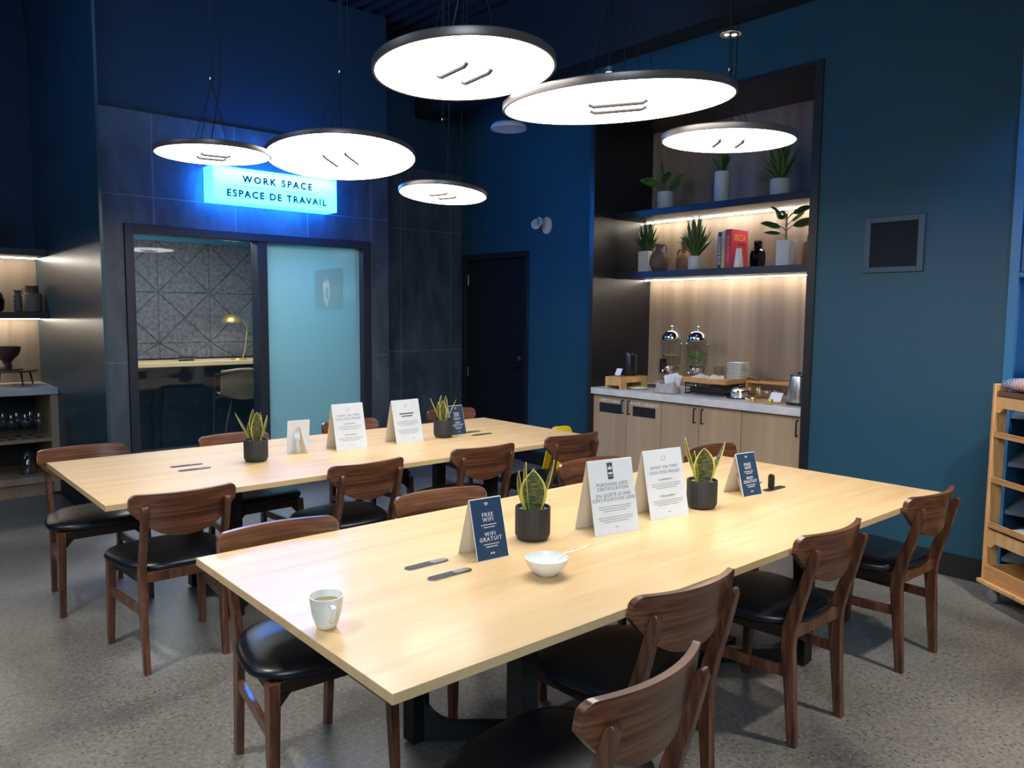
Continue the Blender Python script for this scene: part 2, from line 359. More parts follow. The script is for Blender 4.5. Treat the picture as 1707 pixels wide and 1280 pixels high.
# ---------------------------------------------------------------- tables
def pill(cx, cy, L, W, n=10):
    r = W/2; h = L/2 - r
    return [(cx+h+r*math.cos(a), cy+r*math.sin(a)) for a in [(-PI/2+PI*i/n) for i in range(n+1)]] + [(cx-h+r*math.cos(a), cy+r*math.sin(a)) for a in [(PI/2+PI*i/n) for i in range(n+1)]]
LID = mat('outlet_lid', (.20, .21, .23), .35, .5)
def make_table(name, label, loc, open_right, ends):
    t = thing(name, label, 'table', loc)
    B(0, 3.033, 0, 1.219, .7235, .75).build('tabletop', OAK, t, bevel=.0015)
    for sx in (0, 1):
        X = lambda x: x if not sx else 3.033-x
        for y in (.32, .90):
            inner = .61
            sgn = 1 if y < .6 else -1
            B(min(X(.63), X(.70)), max(X(.63), X(.70)), y-.035, y+.035, .012, .7235).build('column', STEEL_BLK, t, bevel=.003)
            # curved elbow bar from the column to the spine
            mb = MB(); pts = []
            d = Vector((X(ends[sx*2+(y > .6)])-X(.665), (inner - y)*1.0, 0)); Ln = d.length; d.normalize(); nrm = Vector((-d.y, d.x, 0))
            prof = []
            r = .12
            top = [(0.0, .34), (.03, .34)]
            for k in range(7):
                a = PI + (PI/2)*k/6
                top.append((.03+r+r*math.cos(a), .075+r+r*math.sin(a)))
            top += [(Ln, .075), (Ln, .012), (0, .012)]
            o = Vector((X(.665), y, 0))
            rings = [[o + d*s_ + nrm*q + Vector((0, 0, z)) for s_, z in top] for q in (-.020, .020)]
            mb.loft(rings).build('brace', STEEL_BLK, t)
        B(min(X(.60), X(.78)), max(X(.60), X(.78)), .12, 1.10, .705, .7235).build('mounting_plate', STEEL_BLK, t)
    B(.80, 2.233, .57, .65, .012, .075).build('spine', STEEL_BLK, t, bevel=.003)
    for cx in (.555, 2.475):
        for cy in (.545, .672):
            o = MB().prism(pill(cx, cy, .168, .040), .7495, .7525).build('power_outlet', mat_out, t)
            MB().prism(pill(cx, cy, .160, .032), .7525, .7535).build('insert', BLACK, o)
            if cx > 2 and cy < .6 and open_right:
                MB().prism(pill(0, 0, .075, .030), -.006, .006, 'x').build('lid', BLACK, o, bevel=.002).matrix_local = Matrix.Translation((cx-.035, cy, .790)) @ Matrix.Rotation(PI/2, 4, 'X') @ Matrix.Translation((0, 0, 0)) if False else Matrix.Translation((cx-.03, cy, .7885)) @ Matrix.Rotation(PI/2, 4, 'X')
            else:
                MB().prism(pill(cx+.045, cy, .062, .028), .7535, .7548).build('lid', LID, o)
    return t
mat_out = mat('outlet_rim', (.30, .30, .32), .25, .9)
T1 = make_table('dining_table', 'long pale oak communal table nearest the camera, with cup and bowl on it', (0, 0, 0), True, (1.45, 1.02, 1.02, 1.02))
T2 = make_table('dining_table', 'long pale oak communal table farther back, in front of the work space window', (-.0516, 2.167, 0), False, (.90, .85, .80, .85))

# ---------------------------------------------------------------- chairs
def rect(xc, yc, z, tx, ty, ch=.004):
    a, b = tx/2, ty/2
    return [Vector((xc+x, yc+y, z)) for x, y in ((-a+ch, -b), (a-ch, -b), (a, -b+ch), (a, b-ch), (a-ch, b), (-a+ch, b), (-a, b-ch), (-a, -b+ch))]
DARKW = mat('dark_wood', (.018, .010, .008), .45)  # near black for the frame rails under the cushion
def make_chair():
    t = thing('dining_chair', '', 'chair')
    # seat cushion
    def ring(z, k, n=44):
        out = []
        for j in range(n):
            a = 2*PI*j/n; ca, sa = math.cos(a), math.sin(a); e = 2/2.9
            x = .243*k*abs(ca)**e*(1 if ca > 0 else -1); y = .232*k*abs(sa)**e*(1 if sa > 0 else -1)
            x *= 1 + .16*(y/.232)
            out.append(Vector((x, .238+y, z)))
        return out
    mb = MB(); mb.loft([ring(.436, .93), ring(.440, .97), ring(.452, 1.0), ring(.464, .985), ring(.474, .94), ring(.482, .84), ring(.487, .65), ring(.489, .4), ring(.490, .15)])
    mb.build('seat', LEATHER, t, angle=80)
    # curved back board
    def zt(x):
        ax = abs(x); r = .032
        return .800 if ax < .226-r else .800 - r + math.sqrt(max(0, r*r-(ax-.226+r)**2))
    def zb(x): return .603 + .130*(abs(x)/.226)**2.4
    def yb(x, z): return -.056 + .055*(x/.226)**2 - .16*(z-.70)
    N, K = 34, 5; mb = MB()
    xs = [.226*math.sin(PI/2*(-1+2*i/N)) for i in range(N+1)]
    for side in (0, 1):
        o = len(mb.v)
        vs = []
        for j in range(K+1):
            for x in xs:
                z = zb(x) + (max(zt(x), zb(x)+.001)-zb(x))*j/K
                vs.append(Vector((x, yb(x, z) + (.011 if side else -.011), z)))
        mb.add(vs, [(j*(N+1)+i, j*(N+1)+i+1, (j+1)*(N+1)+i+1, (j+1)*(N+1)+i) for j in range(K) for i in range(N)])
    Q = (N+1)*(K+1)
    loop = [i for i in range(N+1)] + [j*(N+1)+N for j in range(1, K+1)] + [K*(N+1)+i for i in range(N-1, -1, -1)] + [j*(N+1) for j in range(K-1, 0, -1)]
    mb.f += [(loop[i], loop[(i+1) % len(loop)], loop[(i+1) % len(loop)]+Q, loop[i]+Q) for i in range(len(loop))]
    mb.build('backrest', WALNUT_H, t, bevel=.003)
    for sx in (-1, 1):
        prof = [(0, .0, .034), (.20, .016, .042), (.37, .030, .052), (.43, .028, .056), (.50, .010, .050), (.60, -.022, .042), (.70, -.050, .036), (.735, -.060, .032), (.748, -.063, .022), (.753, -.064, .010)]
        MB().loft([rect(sx*(.170+.004*z), y, z, .027, d, .003) for z, y, d in prof]).build('leg', WALNUT, t)
        MB().loft([rect(sx*.213, .447, 0, .028, .030), rect(sx*.208, .437, .25, .036, .038), rect(sx*.202, .428, .436, .040, .044)]).build('leg', WALNUT, t)
        T = [rect(sx*.172, .030, .262, .016, .001)]
        mb = MB(); a = Vector((sx*.172, .03, .272)); b = Vector((sx*.207, .435, .262))
        rr = [[p + Vector((ox, 0, oz)) for ox, oz in ((-.009, -.020), (.009, -.020), (.009, .020), (-.009, .020))] for p in (a, b)]
        mb.loft(rr).build('stretcher', WALNUT, t, bevel=.002)
    fr = MB()
    for sx in (-1, 1):
        a = Vector((sx*.172, .03, .418)); b = Vector((sx*.200, .43, .414))
        fr.loft([[p + Vector((ox, 0, oz)) for ox, oz in ((-.010, -.022), (.010, -.022), (.010, .022), (-.010, .022))] for p in (a, b)])
        fr.prism([(sx*.190, .40), (sx*.140, .40), (sx*.190, .345)], .42, .438, 'y')
    fr.box(-.19, .19, .418, .438, .392, .436)
    fr.build('seat_frame', DARKW, t, bevel=.002)
    B(-.172, .172, .012, .036, .398, .444).build('rear_rail', WALNUT, t, bevel=.003)
    return t
chair0 = make_chair(); first = [True]
def chair(x, y, deg, label, group):
    t = chair0 if first[0] else copy_tree(chair0)
    first[0] = False
    t.location = (x, y, 0); t.rotation_euler = (0, 0, math.radians(deg)); t['label'] = label; t['group'] = group
    return t
G1 = 'walnut chairs around the near table'; G2 = 'walnut chairs around the far table'
chair(.44, -.315, 5, 'walnut chair with black seat pulled back from the near table, closest to the camera', G1)
chair(.972, -.032, -3, 'walnut chair tucked under the near table just behind the closest chair', G1)
chair(1.873, -.015, -1, 'walnut chair tucked under the near table, third along its front side from the camera', G1)
chair(2.79, -.018, -2, 'walnut chair with black seat at the near table, closest to the bakery cart', G1)
chair(.312, 1.243, 177, 'walnut chair with black seat under the table corner beside the white cup', G1)
chair(1.075, 1.30, 174, 'walnut chair behind the nearest free wifi card, only its curved back showing', G1)
chair(2.13, 1.40, 176, 'walnut chair whose back edge peeks out left of the tall certification card', G1)
chair(3.02, 1.26, 178, 'walnut chair whose back shows behind the right-hand snake plant of the near table', G1)
chair(.242, 2.092, -1, 'walnut chair at the left end of the far table, nearest to the camera there', G2)
chair(1.19, 2.150, 2, 'walnut chair at the far table, in front of the blank easel card', G2)
chair(1.97, 2.145, -3, 'walnut chair at the far table before its small potted plant and navy card', G2)
chair(2.71, 2.145, -3, 'walnut chair at the far table next to the yellow wet floor sign', G2)
chair(.147, 3.49, 180, 'walnut chair at the far table corner nearest the glassware cabinet', G2)
chair(.995, 3.42, 183, 'walnut chair on the window side of the far table behind the left potted plant', G2)
chair(1.885, 3.54, 182, 'walnut chair on the window side behind the tall white card, below the frosted pane', G2)
chair(2.86, 3.64, 176, 'walnut chair on the window side of the far table, farthest, near the dark door', G2)

# ---------------------------------------------------------------- pendant lamps
DIFF = emis('lamp_diffuser', (1, .945, .875), 14.0)
CABLE = mat('cable_black', (.006, .006, .007), .5)
def pendant(c, nx, ny, rad, ring_dz, label, hang=(0, 0), spin=0):
    t = thing('pendant_lamp', label, 'pendant lamp', c, 0, 'round disc pendant lamps over the tables')
    n = Vector((nx, ny, -1)).normalized(); R = n.to_track_quat('-Z', 'Y').to_matrix().to_4x4() @ Matrix.Rotation(spin, 4, 'Z')
    MB().lathe([(rad+.001, .0), (rad+.009, .0), (rad+.010, .002), (rad+.010, .026), (rad+.006, .030), (.02, .030), (.02, .010), (rad+.001, .010)], 96, T=R, caps=False).build('rim', RIM, t)
    MB().lathe([(rad+.001, .0015), (rad+.001, .008), (.001, .008)], 96, T=R, caps=True).build('diffuser', DIFF, t)
    bw, sp = (.062, .054) if rad < .4 else (.095, .070)
    dv = Vector((math.cos(spin), math.sin(spin), 0)); dv = (dv - n*dv.dot(n)).normalized(); sv = n.cross(dv)
    for s in (-1, 1):
        p = [dv*x + sv*(s*sp) + n*z for x, z in ((-bw-.018, .003), (-bw, .012), (bw, .012), (bw+.018, .003))]
        MB().tube(p, .0075, 8).build('bracket', mat_br, t)
    rz = ring_dz
    MB().lathe([(.012, -.006), (.014, -.006), (.014, .006), (.012, .006), (.012, -.006)], 20, (hang[0], hang[1], rz), caps=False).build('cable_gripper', CHROME, t)
    cb = MB()
    for k in range(4):
        a = PI/4 + k*PI/2; q = R @ Vector((rad*.42*math.cos(a), rad*.42*math.sin(a), .03))
        cb.tube([q, (hang[0]+.008*math.cos(a), hang[1]+.008*math.sin(a), rz)], .0019, 5)
        cb.tube([(hang[0]+.008*math.cos(a), hang[1]+.008*math.sin(a), rz), (hang[0]+.008*math.cos(a), hang[1]+.008*math.sin(a), 4.42-c[2])], .0014, 5)
    cb.tube([R @ Vector((rad*.3, 0, .03)), (hang[0]+.05, hang[1], rz), (hang[0]+.05, hang[1], 4.42-c[2])], .0028, 6)
    cb.build('cable', CABLE, t)
    return t
mat_br = mat('lamp_bracket', (.020, .018, .020), .6)
pendant((.791, 3.117, 2.45), .013, -.005, .305, .42, 'small disc lamp, leftmost of the six, partly over the lit sign', spin=math.radians(-8))
pendant((1.546, 3.023, 2.52), -.045, -.116, .45, .52, 'large disc lamp hanging just right of the leftmost small one, above the lit sign', spin=math.radians(38))
pendant((.807, .804, 2.398), .014, -.069, .305, .55, 'disc lamp highest in the picture, hanging over the left end of the near table', spin=math.radians(-88))
pendant((1.529, .745, 2.404), .098, .014, .45, .60, 'large tilted disc lamp over the middle of the near table', spin=math.radians(-49))
pendant((2.384, .805, 2.397), .006, .038, .305, .33, 'small disc lamp hanging before the plants of the shelving niche', spin=math.radians(-132))
pendant((2.424, 3.168, 2.408), -.09, -.032, .305, .52, 'smallest looking disc lamp, lowest in the picture, near the dark door', spin=math.radians(-72))
# ---------------------------------------------------------------- cards, plants and dishes on the tables
def tent(label, fl, width, deg, h, front, style, dark=False, group='tent cards on the tables'):
    t = thing('tent_card', label, 'card', (fl[0], fl[1], .7505), math.radians(deg), group)
    ly, dy = .060, .128
    if h < .23: ly, dy = .055, .120
    def board(name, ya, yb, za, zb, m):
        mb = MB(); mb.loft([[Vector((0, ya, za)), Vector((width, ya, za)), Vector((width, ya+.002, za)), Vector((0, ya+.002, za))],
                            [Vector((0, yb, zb)), Vector((width, yb, zb)), Vector((width, yb+.002, zb)), Vector((0, yb+.002, zb))]])
        return mb.build(name, m, t)
    f = board('front_panel', 0, ly, 0, h, CARD)
    board('back_panel', dy, ly+.002, 0, h, CARDB)
    mb = MB(); cx = width*.5
    mb.loft([[Vector((cx-.03, .035, .002)), Vector((cx+.03, .035, .002)), Vector((cx+.03, .037, .002)), Vector((cx-.03, .037, .002))],
             [Vector((cx-.012, .095, .09)), Vector((cx+.012, .095, .09)), Vector((cx+.012, .097, .09)), Vector((cx-.012, .097, .09))]])
    mb.build('strut', CARDB, t)
    upv = Vector((0, ly, h)).normalized(); nor = Vector((0, -upv.z, upv.y)); Lh = math.hypot(ly, h)
    def T(x, y, off=.0009):
        m = Matrix.Identity(4); m.col[0][:3] = (1, 0, 0); m.col[1][:3] = upv; m.col[2][:3] = nor
        m.translation = Vector((x, 0, 0)) + upv*y + nor*off
        return m
    cx = width/2
    if dark:
        mb = MB(); mb.add([T(.002, .002, .0005) @ Vector(p) for p in ((0,0,0), (width-.004,0,0), (width-.004,Lh-.004,0), (0,Lh-.004,0))], [(0,1,2,3)])
        mb.build('printed_face', NAVYCARD, t, fix=False)
    mb = MB()
    def bars(y, n, dx, wd, th=.0022, gap=.0062):
        for i in range(n):
            q = wd*(1 - (.28 if i == n-1 and n > 1 else .04*i))
            a = -q/2
            while a < q/2:
                l = random.uniform(.004, .012)
                mb.add([T(cx+dx, y-i*gap) @ Vector(p) for p in ((a,-th/2,0), (min(a+l, q/2),-th/2,0), (min(a+l, q/2),th/2,0), (a,th/2,0))], [(0,1,2,3)])
                a += l+.0014
    def scrawl(y, wd, seedv):
        r = random.Random(seedv); pts = []
        n = 40
        for i in range(n+1):
            x = -wd/2 + wd*i/n
            pts.append(T(cx+x, y + .0036*math.sin(i*1.7)+.002*r.uniform(-1, 1)) @ Vector((0,0,0)))
        mb.tube(pts, .0006, 4)
    if style == 'wifi':
        for k, r in enumerate((.004, .008, .012)):
            pts = [T(cx+r*math.sin(a), Lh*.865+r*math.cos(a)) @ Vector((0,0,0)) for a in [(-.75+1.5*i/8) for i in range(9)]]
            mb.tube(pts, .0009, 4)
        text_into(mb, 'FREE', .0185, T(cx, Lh*.725), 1.25, .0003); text_into(mb, 'WIFI', .0185, T(cx, Lh*.645), 1.25, .0003)
        bars(Lh*.565, 2, 0, .062, .0030, .0085)
        text_into(mb, 'WIFI', .0185, T(cx, Lh*.41), 1.25, .0003); text_into(mb, 'GRATUIT', .0185, T(cx, Lh*.33), 1.25, .0003)
        bars(Lh*.25, 2, 0, .062, .0030, .0085)
        text_into(mb, '■ ■', .008, T(cx, Lh*.10), 1.0)
        mb.build('lettering', WHINK, t, fix=False)
        return t
    if style == 'leed':
        lg = MB(); a, b_ = .013, .062; y0 = Lh*.735
        lg.add([T(cx-.004, y0) @ Vector(p) for p in ((-a,0,0), (a,0,0), (a,b_,0), (-a,b_,0))], [(0,1,2,3)])
        lo = lg.build('logo', INK, t, fix=False)
        cr = MB(); z0 = y0+.036
        cr.add([T(cx-.004, z0, .0012) @ Vector(p) for p in ((-.009,0,0), (.009,0,0), (.010,.012,0), (.004,.007,0), (0,.019,0), (-.004,.007,0), (-.010,.012,0))], [(0,1,2,3,4,5,6)])
        cr.add([T(cx-.004, y0+.010, .0012) @ Vector(p) for p in ((-.009,0,0), (.009,0,0), (.009,.002,0), (-.009,.002,0))], [(0,1,2,3)])
        cr.add([T(cx-.004, y0+.018, .0012) @ Vector(p) for p in ((-.010,0,0), (.010,0,0), (.010,.008,0), (-.010,.008,0))], [(0,1,2,3)])
        cr.build('crown_mark', WHINK, lo, fix=False)
        for s_, y in (('PURSUING LEED', .665), ('CERTIFICATION', .605), ("EN QUÊTE D'UNE", .52), ('CERTIFICATION LEED', .46)): text_into(mb, s_, .0175, T(cx, Lh*y), 1.22)
        bars(Lh*.37, 3, 0, .155, .0016, .0085); bars(Lh*.225, 3, 0, .165, .0016, .0085)
        bars(Lh*.09, 1, 0, .016, .002)
    elif style == 'short':
        pts = [T(cx+.010*math.sin(a), Lh*.875+.011*math.cos(a)) @ Vector((0,0,0)) for a in [(.5+5.4*i/14) for i in range(15)]]
        mb.tube(pts, .0006, 4)
        text_into(mb, 'SHORT ON TIME?', .0165, T(cx, Lh*.74), 1.22); text_into(mb, 'VOUS ÊTES PRESSÉ?', .0165, T(cx, Lh*.665), 1.22)
        scrawl(Lh*.56, .075, 3); bars(Lh*.50, 3, 0, .16, .0016, .0085)
        scrawl(Lh*.32, .082, 5); bars(Lh*.255, 3, 0, .165, .0016, .0085); bars(Lh*.09, 1, 0, .016, .002)
    elif style == 'plain':
        pts = [T(cx+.005*math.sin(a), Lh*.86+.010*math.cos(a)) @ Vector((0,0,0)) for a in [(2*PI*i/10) for i in range(11)]]
        mb.tube(pts, .0006, 4)
        bars(Lh*.68, 1, 0, .11, .008); bars(Lh*.62, 1, 0, .085, .008)
        bars(Lh*.50, 4, 0, .165, .0016, .0085); bars(Lh*.31, 4, 0, .165, .0016, .0085); bars(Lh*.10, 1, .03, .02, .002)
    mb.build('lettering', INK, t, fix=False)
    return t
tent('narrow navy free wifi tent card nearest the camera, before the white bowl', (.695, .580), .128, -5, .198, None, 'wifi', True)
tent('tall pale card with a black logo about LEED certification, nearest of the tall cards', (1.215, .535), .212, -10, .272, None, 'leed')
tent('tall pale card asking short on time, on the near table beside a snake plant', (1.555, .548), .212, -8, .272, None, 'short')
tent('navy free wifi tent card at the far end of the near table', (2.205, .540), .126, -8, .190, None, 'wifi', True)
tent('tall white card on the far table, left of the two there, before the frosted pane', (1.338, 2.738), .212, 1, .272, None, 'short')
tent('tall white card on the far table, right of its twin, before the slate tiles', (1.745, 2.72), .212, 3, .270, None, 'plain')
tent('small navy wifi tent card on the far table, right of its potted plant', (2.232, 2.79), .126, 3, .195, None, 'wifi', True)
# easel card seen from behind
t = thing('easel_card', 'blank white easel card seen from behind, its folded strut showing', 'card', (1.075, 2.815, .7505), math.radians(-4), 'tent cards on the tables')
MB().loft([[Vector(p) for p in ((0, .045, 0), (.135, .045, 0), (.135, .047, 0), (0, .047, 0))], [Vector(p) for p in ((0, .02, .192), (.135, .02, .192), (.135, .022, .192), (0, .022, .192))]]).build('panel', CARD, t)
mb = MB()
mb.loft([[Vector(p) for p in ((.045, -.03, 0), (.062, .012, 0), (.064, .012, 0), (.047, -.03, 0))], [Vector(p) for p in ((.058, .015, .15), (.062, .022, .15), (.064, .022, .15), (.060, .015, .15))]])
mb.loft([[Vector(p) for p in ((.095, -.03, 0), (.075, .012, 0), (.077, .012, 0), (.097, -.03, 0))], [Vector(p) for p in ((.070, .015, .15), (.066, .022, .15), (.068, .022, .15), (.072, .015, .15))]])
mb.add([Vector(p) for p in ((.045, -.03, 0), (.06, .010, .075), (.058, .015, .15), (.052, -.008, .075))], [(0,1,2,3)])
mb.build('strut', CARDB, t, solid=.0012)
mb = MB(); mb.add([Vector(p) for p in ((.030, .0, .085), (.062, -.012, .078), (.068, .018, .125), (.040, .02, .118))], [(0,1,2,3)])
mb.build('fold', CARD, t, solid=.001)

def leafmat(name, mid, edge, band, we=.16, rough=.42, bands=True):
    m, nt, b = newmat(name); L = nt.links.new; b.inputs['Roughness'].default_value = rough
    uv = nt.nodes.new('ShaderNodeUVMap'); sp = nt.nodes.new('ShaderNodeSeparateXYZ'); L(uv.outputs[0], sp.inputs[0])
    def mth(op, a, v=None, c=None):
        k = nt.nodes.new('ShaderNodeMath'); k.operation = op; L(a, k.inputs[0])
        if v is not None:
            if isinstance(v, (int, float)): k.inputs[1].default_value = v
            else: L(v, k.inputs[1])
        return k.outputs[0]
    d = mth('ABSOLUTE', mth('SUBTRACT', sp.outputs[0], .5))
    ed = mth('GREATER_THAN', d, .5-we)
    tc = nt.nodes.new('ShaderNodeCombineXYZ'); L(mth('MULTIPLY', sp.outputs[0], 2.2), tc.inputs[0]); L(mth('MULTIPLY', sp.outputs[1], 13 if bands else 2), tc.inputs[1])
    n = nt.nodes.new('ShaderNodeTexNoise'); n.inputs['Scale'].default_value = 1.6 if bands else 3; n.inputs['Detail'].default_value = 3; n.inputs['Distortion'].default_value = 1.2
    L(tc.outputs[0], n.inputs['Vector'])
    r = nt.nodes.new('ShaderNodeValToRGB'); r.color_ramp.elements[0].position = .42; r.color_ramp.elements[1].position = .6
    r.color_ramp.elements[0].color = c4(mid); r.color_ramp.elements[1].color = c4(band); L(n.outputs[0], r.inputs[0])
    x = nt.nodes.new('ShaderNodeMix'); x.data_type = 'RGBA'; x.inputs[7].default_value = c4(edge); L(ed, x.inputs[0]); L(r.outputs[0], x.inputs[6]); L(x.outputs[2], b.inputs['Base Color'])
    return m
SNAKE = leafmat('snake_leaf', (.030, .050, .022), (.62, .58, .10), (.17, .17, .045), .09)
GREEN = leafmat('green_leaf', (.020, .075, .018), (.035, .10, .02), (.05, .15, .03), .03, .4, False)
GREEN2 = leafmat('striped_leaf', (.018, .07, .020), (.30, .42, .14), (.05, .13, .03), .07, .4, False)
GREEN3 = leafmat('broad_leaf', (.05, .17, .025), (.10, .26, .05), (.12, .30, .05), .03, .4, False)
def leaf(mb, base, az, L, W, lean0, lean1, shape='snake', twist=0, cup=.25, nv=12, roll=0):
    d = Vector((math.cos(az), math.sin(az), 0)); side = Vector((-math.sin(az), math.cos(az), 0))
    side = Matrix.Rotation(twist, 3, 'Z') @ side
    pts = []; p = Vector(base); tang = []
    for j in range(nv+1):
        a = lean0 + (lean1-lean0)*(j/nv)
        dr = d*math.sin(a) + Vector((0, 0, 1))*math.cos(a)
        pts.append(p.copy()); tang.append(dr); p = p + dr*(L/nv)
    def wd(v):
        if shape == 'snake': return W*(.50 + .50*math.sin(min(1, v/.5)*PI/2)) if v < .5 else W*max(.03, math.cos((v-.5)*PI)**.75)
        if shape == 'blade': return W*(.35+1.3*v if v < .5 else 1.0*max(.02, 1-((v-.5)/.5)**1.6))
        return W*max(.03, math.sin(PI*min(1, v**.8))**.75)
    def fn(u, v):
        k = v*nv; i = min(int(k), nv-1); f = k-i
        c = pts[i].lerp(pts[i+1], f); n = tang[i].cross(side).normalized()
        if roll: sd = side*math.cos(roll) + n*math.sin(roll); n = tang[i].cross(sd).normalized()
        else: sd = side
        x = (u-.5)*2; wv = wd(v)/2
        return c + sd*x*wv + n*(-cup*wv*x*x)
    mb.grid(fn, 4, nv)
POTB = mat('pebbles', (.36, .30, .25), .9, var=.5, scale=120, bump=1)
def snake_plant(label, x, y, leaves, z=.7505, rz=0):
    t = thing('snake_plant', label, 'potted plant', (x, y, z), rz, 'snake plants on the tables')
    n = 72; prof = [(.046, 0), (.052, .003), (.0545, .008), (.0635, .014), (.065, .03), (.065, .118), (.0635, .121), (.059, .121), (.058, .104), (.001, .104)]
    prof = [(.046, 0), (.0555, .002), (.060, .010), (.0645, .018), (.065, .03), (.065, .118), (.0635, .1205), (.0595, .1205), (.0585, .104), (.001, .104)]
    rings = []
    for i, (r, zz) in enumerate(prof):
        rings.append([Vector(((r - (.0018 if (j % 3 == 0 and .012 < zz < .119 and r > .06) else 0))*math.cos(2*PI*j/n), (r - (.0018 if (j % 3 == 0 and .012 < zz < .119 and r > .06) else 0))*math.sin(2*PI*j/n), zz)) for j in range(n)])
    p = MB().loft(rings).build('pot', POTG, t, angle=25)
    pb = MB(); rr = random.Random(3)
    for k in range(110):
        a = rr.uniform(0, 2*PI); r = .056*math.sqrt(rr.random())*.97
        s = rr.uniform(.003, .0055)
        pb.lathe([(s*.4, -s*.3), (s, 0), (s*.8, s*.5), (s*.2, s*.8)], 6, (r*math.cos(a), r*math.sin(a), .106))
    pb.build('pebbles', POTB, p)['kind'] = 'stuff'
    for (az, L, W, l0, l1, off) in leaves:
        mb = MB(); a = math.radians(az)
        leaf(mb, (off*math.cos(a), off*math.sin(a), .100), a, L, W, l0, l1, 'snake', 0, .30, 14)
        mb.build('leaf', SNAKE, t, solid=.0018, angle=60)
# azimuths: camera looks along about +49 deg; -41 deg is picture right
snake_plant('snake plant in a ribbed black pot between the navy wifi card and the certification card', 1.025, .672, [(229, .158, .098, .02, .08, .016), (150, .185, .062, .10, .06, .012), (-30, .20, .042, .30, .34, .016), (165, .160, .040, .30, .10, .026), (45, .155, .050, .1, .15, .02)])
snake_plant('snake plant in a ribbed black pot right of the short on time card', 1.905, .556, [(229, .160, .094, .02, .06, .016), (142, .215, .056, .36, .30, .010), (-40, .205, .056, .40, .42, .012), (160, .15, .04, .22, .1, .02)])
snake_plant('snake plant in a ribbed black pot on the left part of the far table', .846, 2.742, [(262, .175, .066, .05, .20, .014), (139, .195, .032, .50, .58, .012), (-35, .160, .058, .22, .36, .018), (110, .185, .055, .05, .02, .01), (20, .17, .040, .12, .18, .01), (190, .12, .040, .2, .25, .018)])
snake_plant('snake plant in a ribbed black pot at the far table, beside the small navy card', 2.155, 2.79, [(229, .145, .050, .05, .1, .012), (139, .175, .036, .38, .50, .012), (-41, .170, .036, .40, .50, .012), (110, .180, .046, .05, .02, .01), (20, .175, .040, .08, .12, .01), (180, .14, .040, .2, .2, .016)])
# cup
t = thing('coffee_cup', 'white coffee cup with some coffee left, on the corner of the near table', 'cup', (.062, .418, .7505), math.radians(-100))
pr = [(.021, 0), (.025, .002), (.031, .016), (.038, .040), (.0425, .072), (.0445, .086), (.0425, .0865), (.0405, .078), (.036, .045), (.029, .02), (.020, .010), (.001, .009)]
MB().lathe(pr, 48, sx=1, sy=1).build('body', WHITE, t, angle=60)
MB().loft([[Vector((x, q, z)) for q, s_ in ((-.0065, 1), (.0065, 1))] + [Vector((x2, q, z2)) for q in (.0065, -.0065)] for x, z, x2, z2 in [(.040, .074, .040, .068), (.056, .075, .054, .069), (.066, .071, .060, .066), (.066, .060, .060, .060), (.061, .044, .055, .045), (.050, .030, .047, .036), (.032, .026, .034, .032)]]).build('handle', WHITE, t, bevel=.002)
MB().lathe([(.0392, .068), (.001, .0682)], 32).build('coffee', mat('coffee', (.30, .20, .09), .2), t)
# bowl and spoon
t = thing('bowl', 'white porcelain bowl with a spoon resting in it, on the near table', 'bowl', (.790, .350, .7505))
MB().lathe([(.028, 0), (.031, .002), (.042, .010), (.060, .030), (.0675, .048), (.069, .056), (.067, .0565), (.063, .046), (.054, .028), (.036, .012), (.018, .007), (.001, .007)], 56).build('body', WHITE, t, angle=60)
t = thing('spoon', 'thin metal spoon leaning on the rim of the white bowl', 'spoon', (.790, .350, .7485), math.radians(-28))
MB().tube([(-.012, 0, .020), (.02, 0, .040), (.062, 0, .0695), (.10, 0, .074), (.130, .0, .086), (.136, 0, .090)], [.0012, .0012, .0013, .0016, .0024, .001], 8).build('handle', STEEL, t)
MB().lathe([(.002, 0), (.012, .001), (.014, .004), (.001, .003)], 20, (-.022, 0, .015), sx=1.35).build('spoon_bowl', STEEL, t)

# ---------------------------------------------------------------- wet floor sign
t = thing('wet_floor_sign', 'yellow folding wet floor sign with a red triangle behind the far table end', 'floor sign', (3.50, 3.03, 0), math.radians(-12)); t.scale = (1, 1, 1.06)
for s in (-1, 1):
    mb = MB(); w0, w1, h = .155, .095, .62
    lo, hi = s*.15, s*.018
    poly = [(-w0, 0), (-w0+.05, 0), (-w0+.06, .05), (w0-.06, .05), (w0-.05, 0), (w0, 0), (w1, h-.05), (w1-.02, h), (-w1+.02, h), (-w1, h-.05)]
    mb.loft([[Vector((x, lo+(hi-lo)*z/h+q, z)) for x, z in poly] for q in (-.006, .006)])
    p = mb.build('panel', YELLOW, t, bevel=.002)
    if s < 0:
        def Q(x, z, off=-.0075): return Vector((x, lo+(hi-lo)*z/h+off, z))
        RED = mat('sign_red', (.75, .04, .01), .5)
        MB().tube([Q(-.055, .285), Q(.055, .285), Q(0, .395), Q(-.055, .285)], .006, 6).build('triangle', RED, p)
        MB().tube([Q(-.02, .30), Q(.0, .325), Q(.012, .35), Q(-.004, .36)], .005, 6).build('slipping_figure', RED, p)
MB().box(-.06, .06, -.022, .022, .615, .635).box(-.075, -.05, -.02, .02, .60, .63).box(.05, .075, -.02, .02, .60, .63).build('handle', YELLOW, t, bevel=.004)

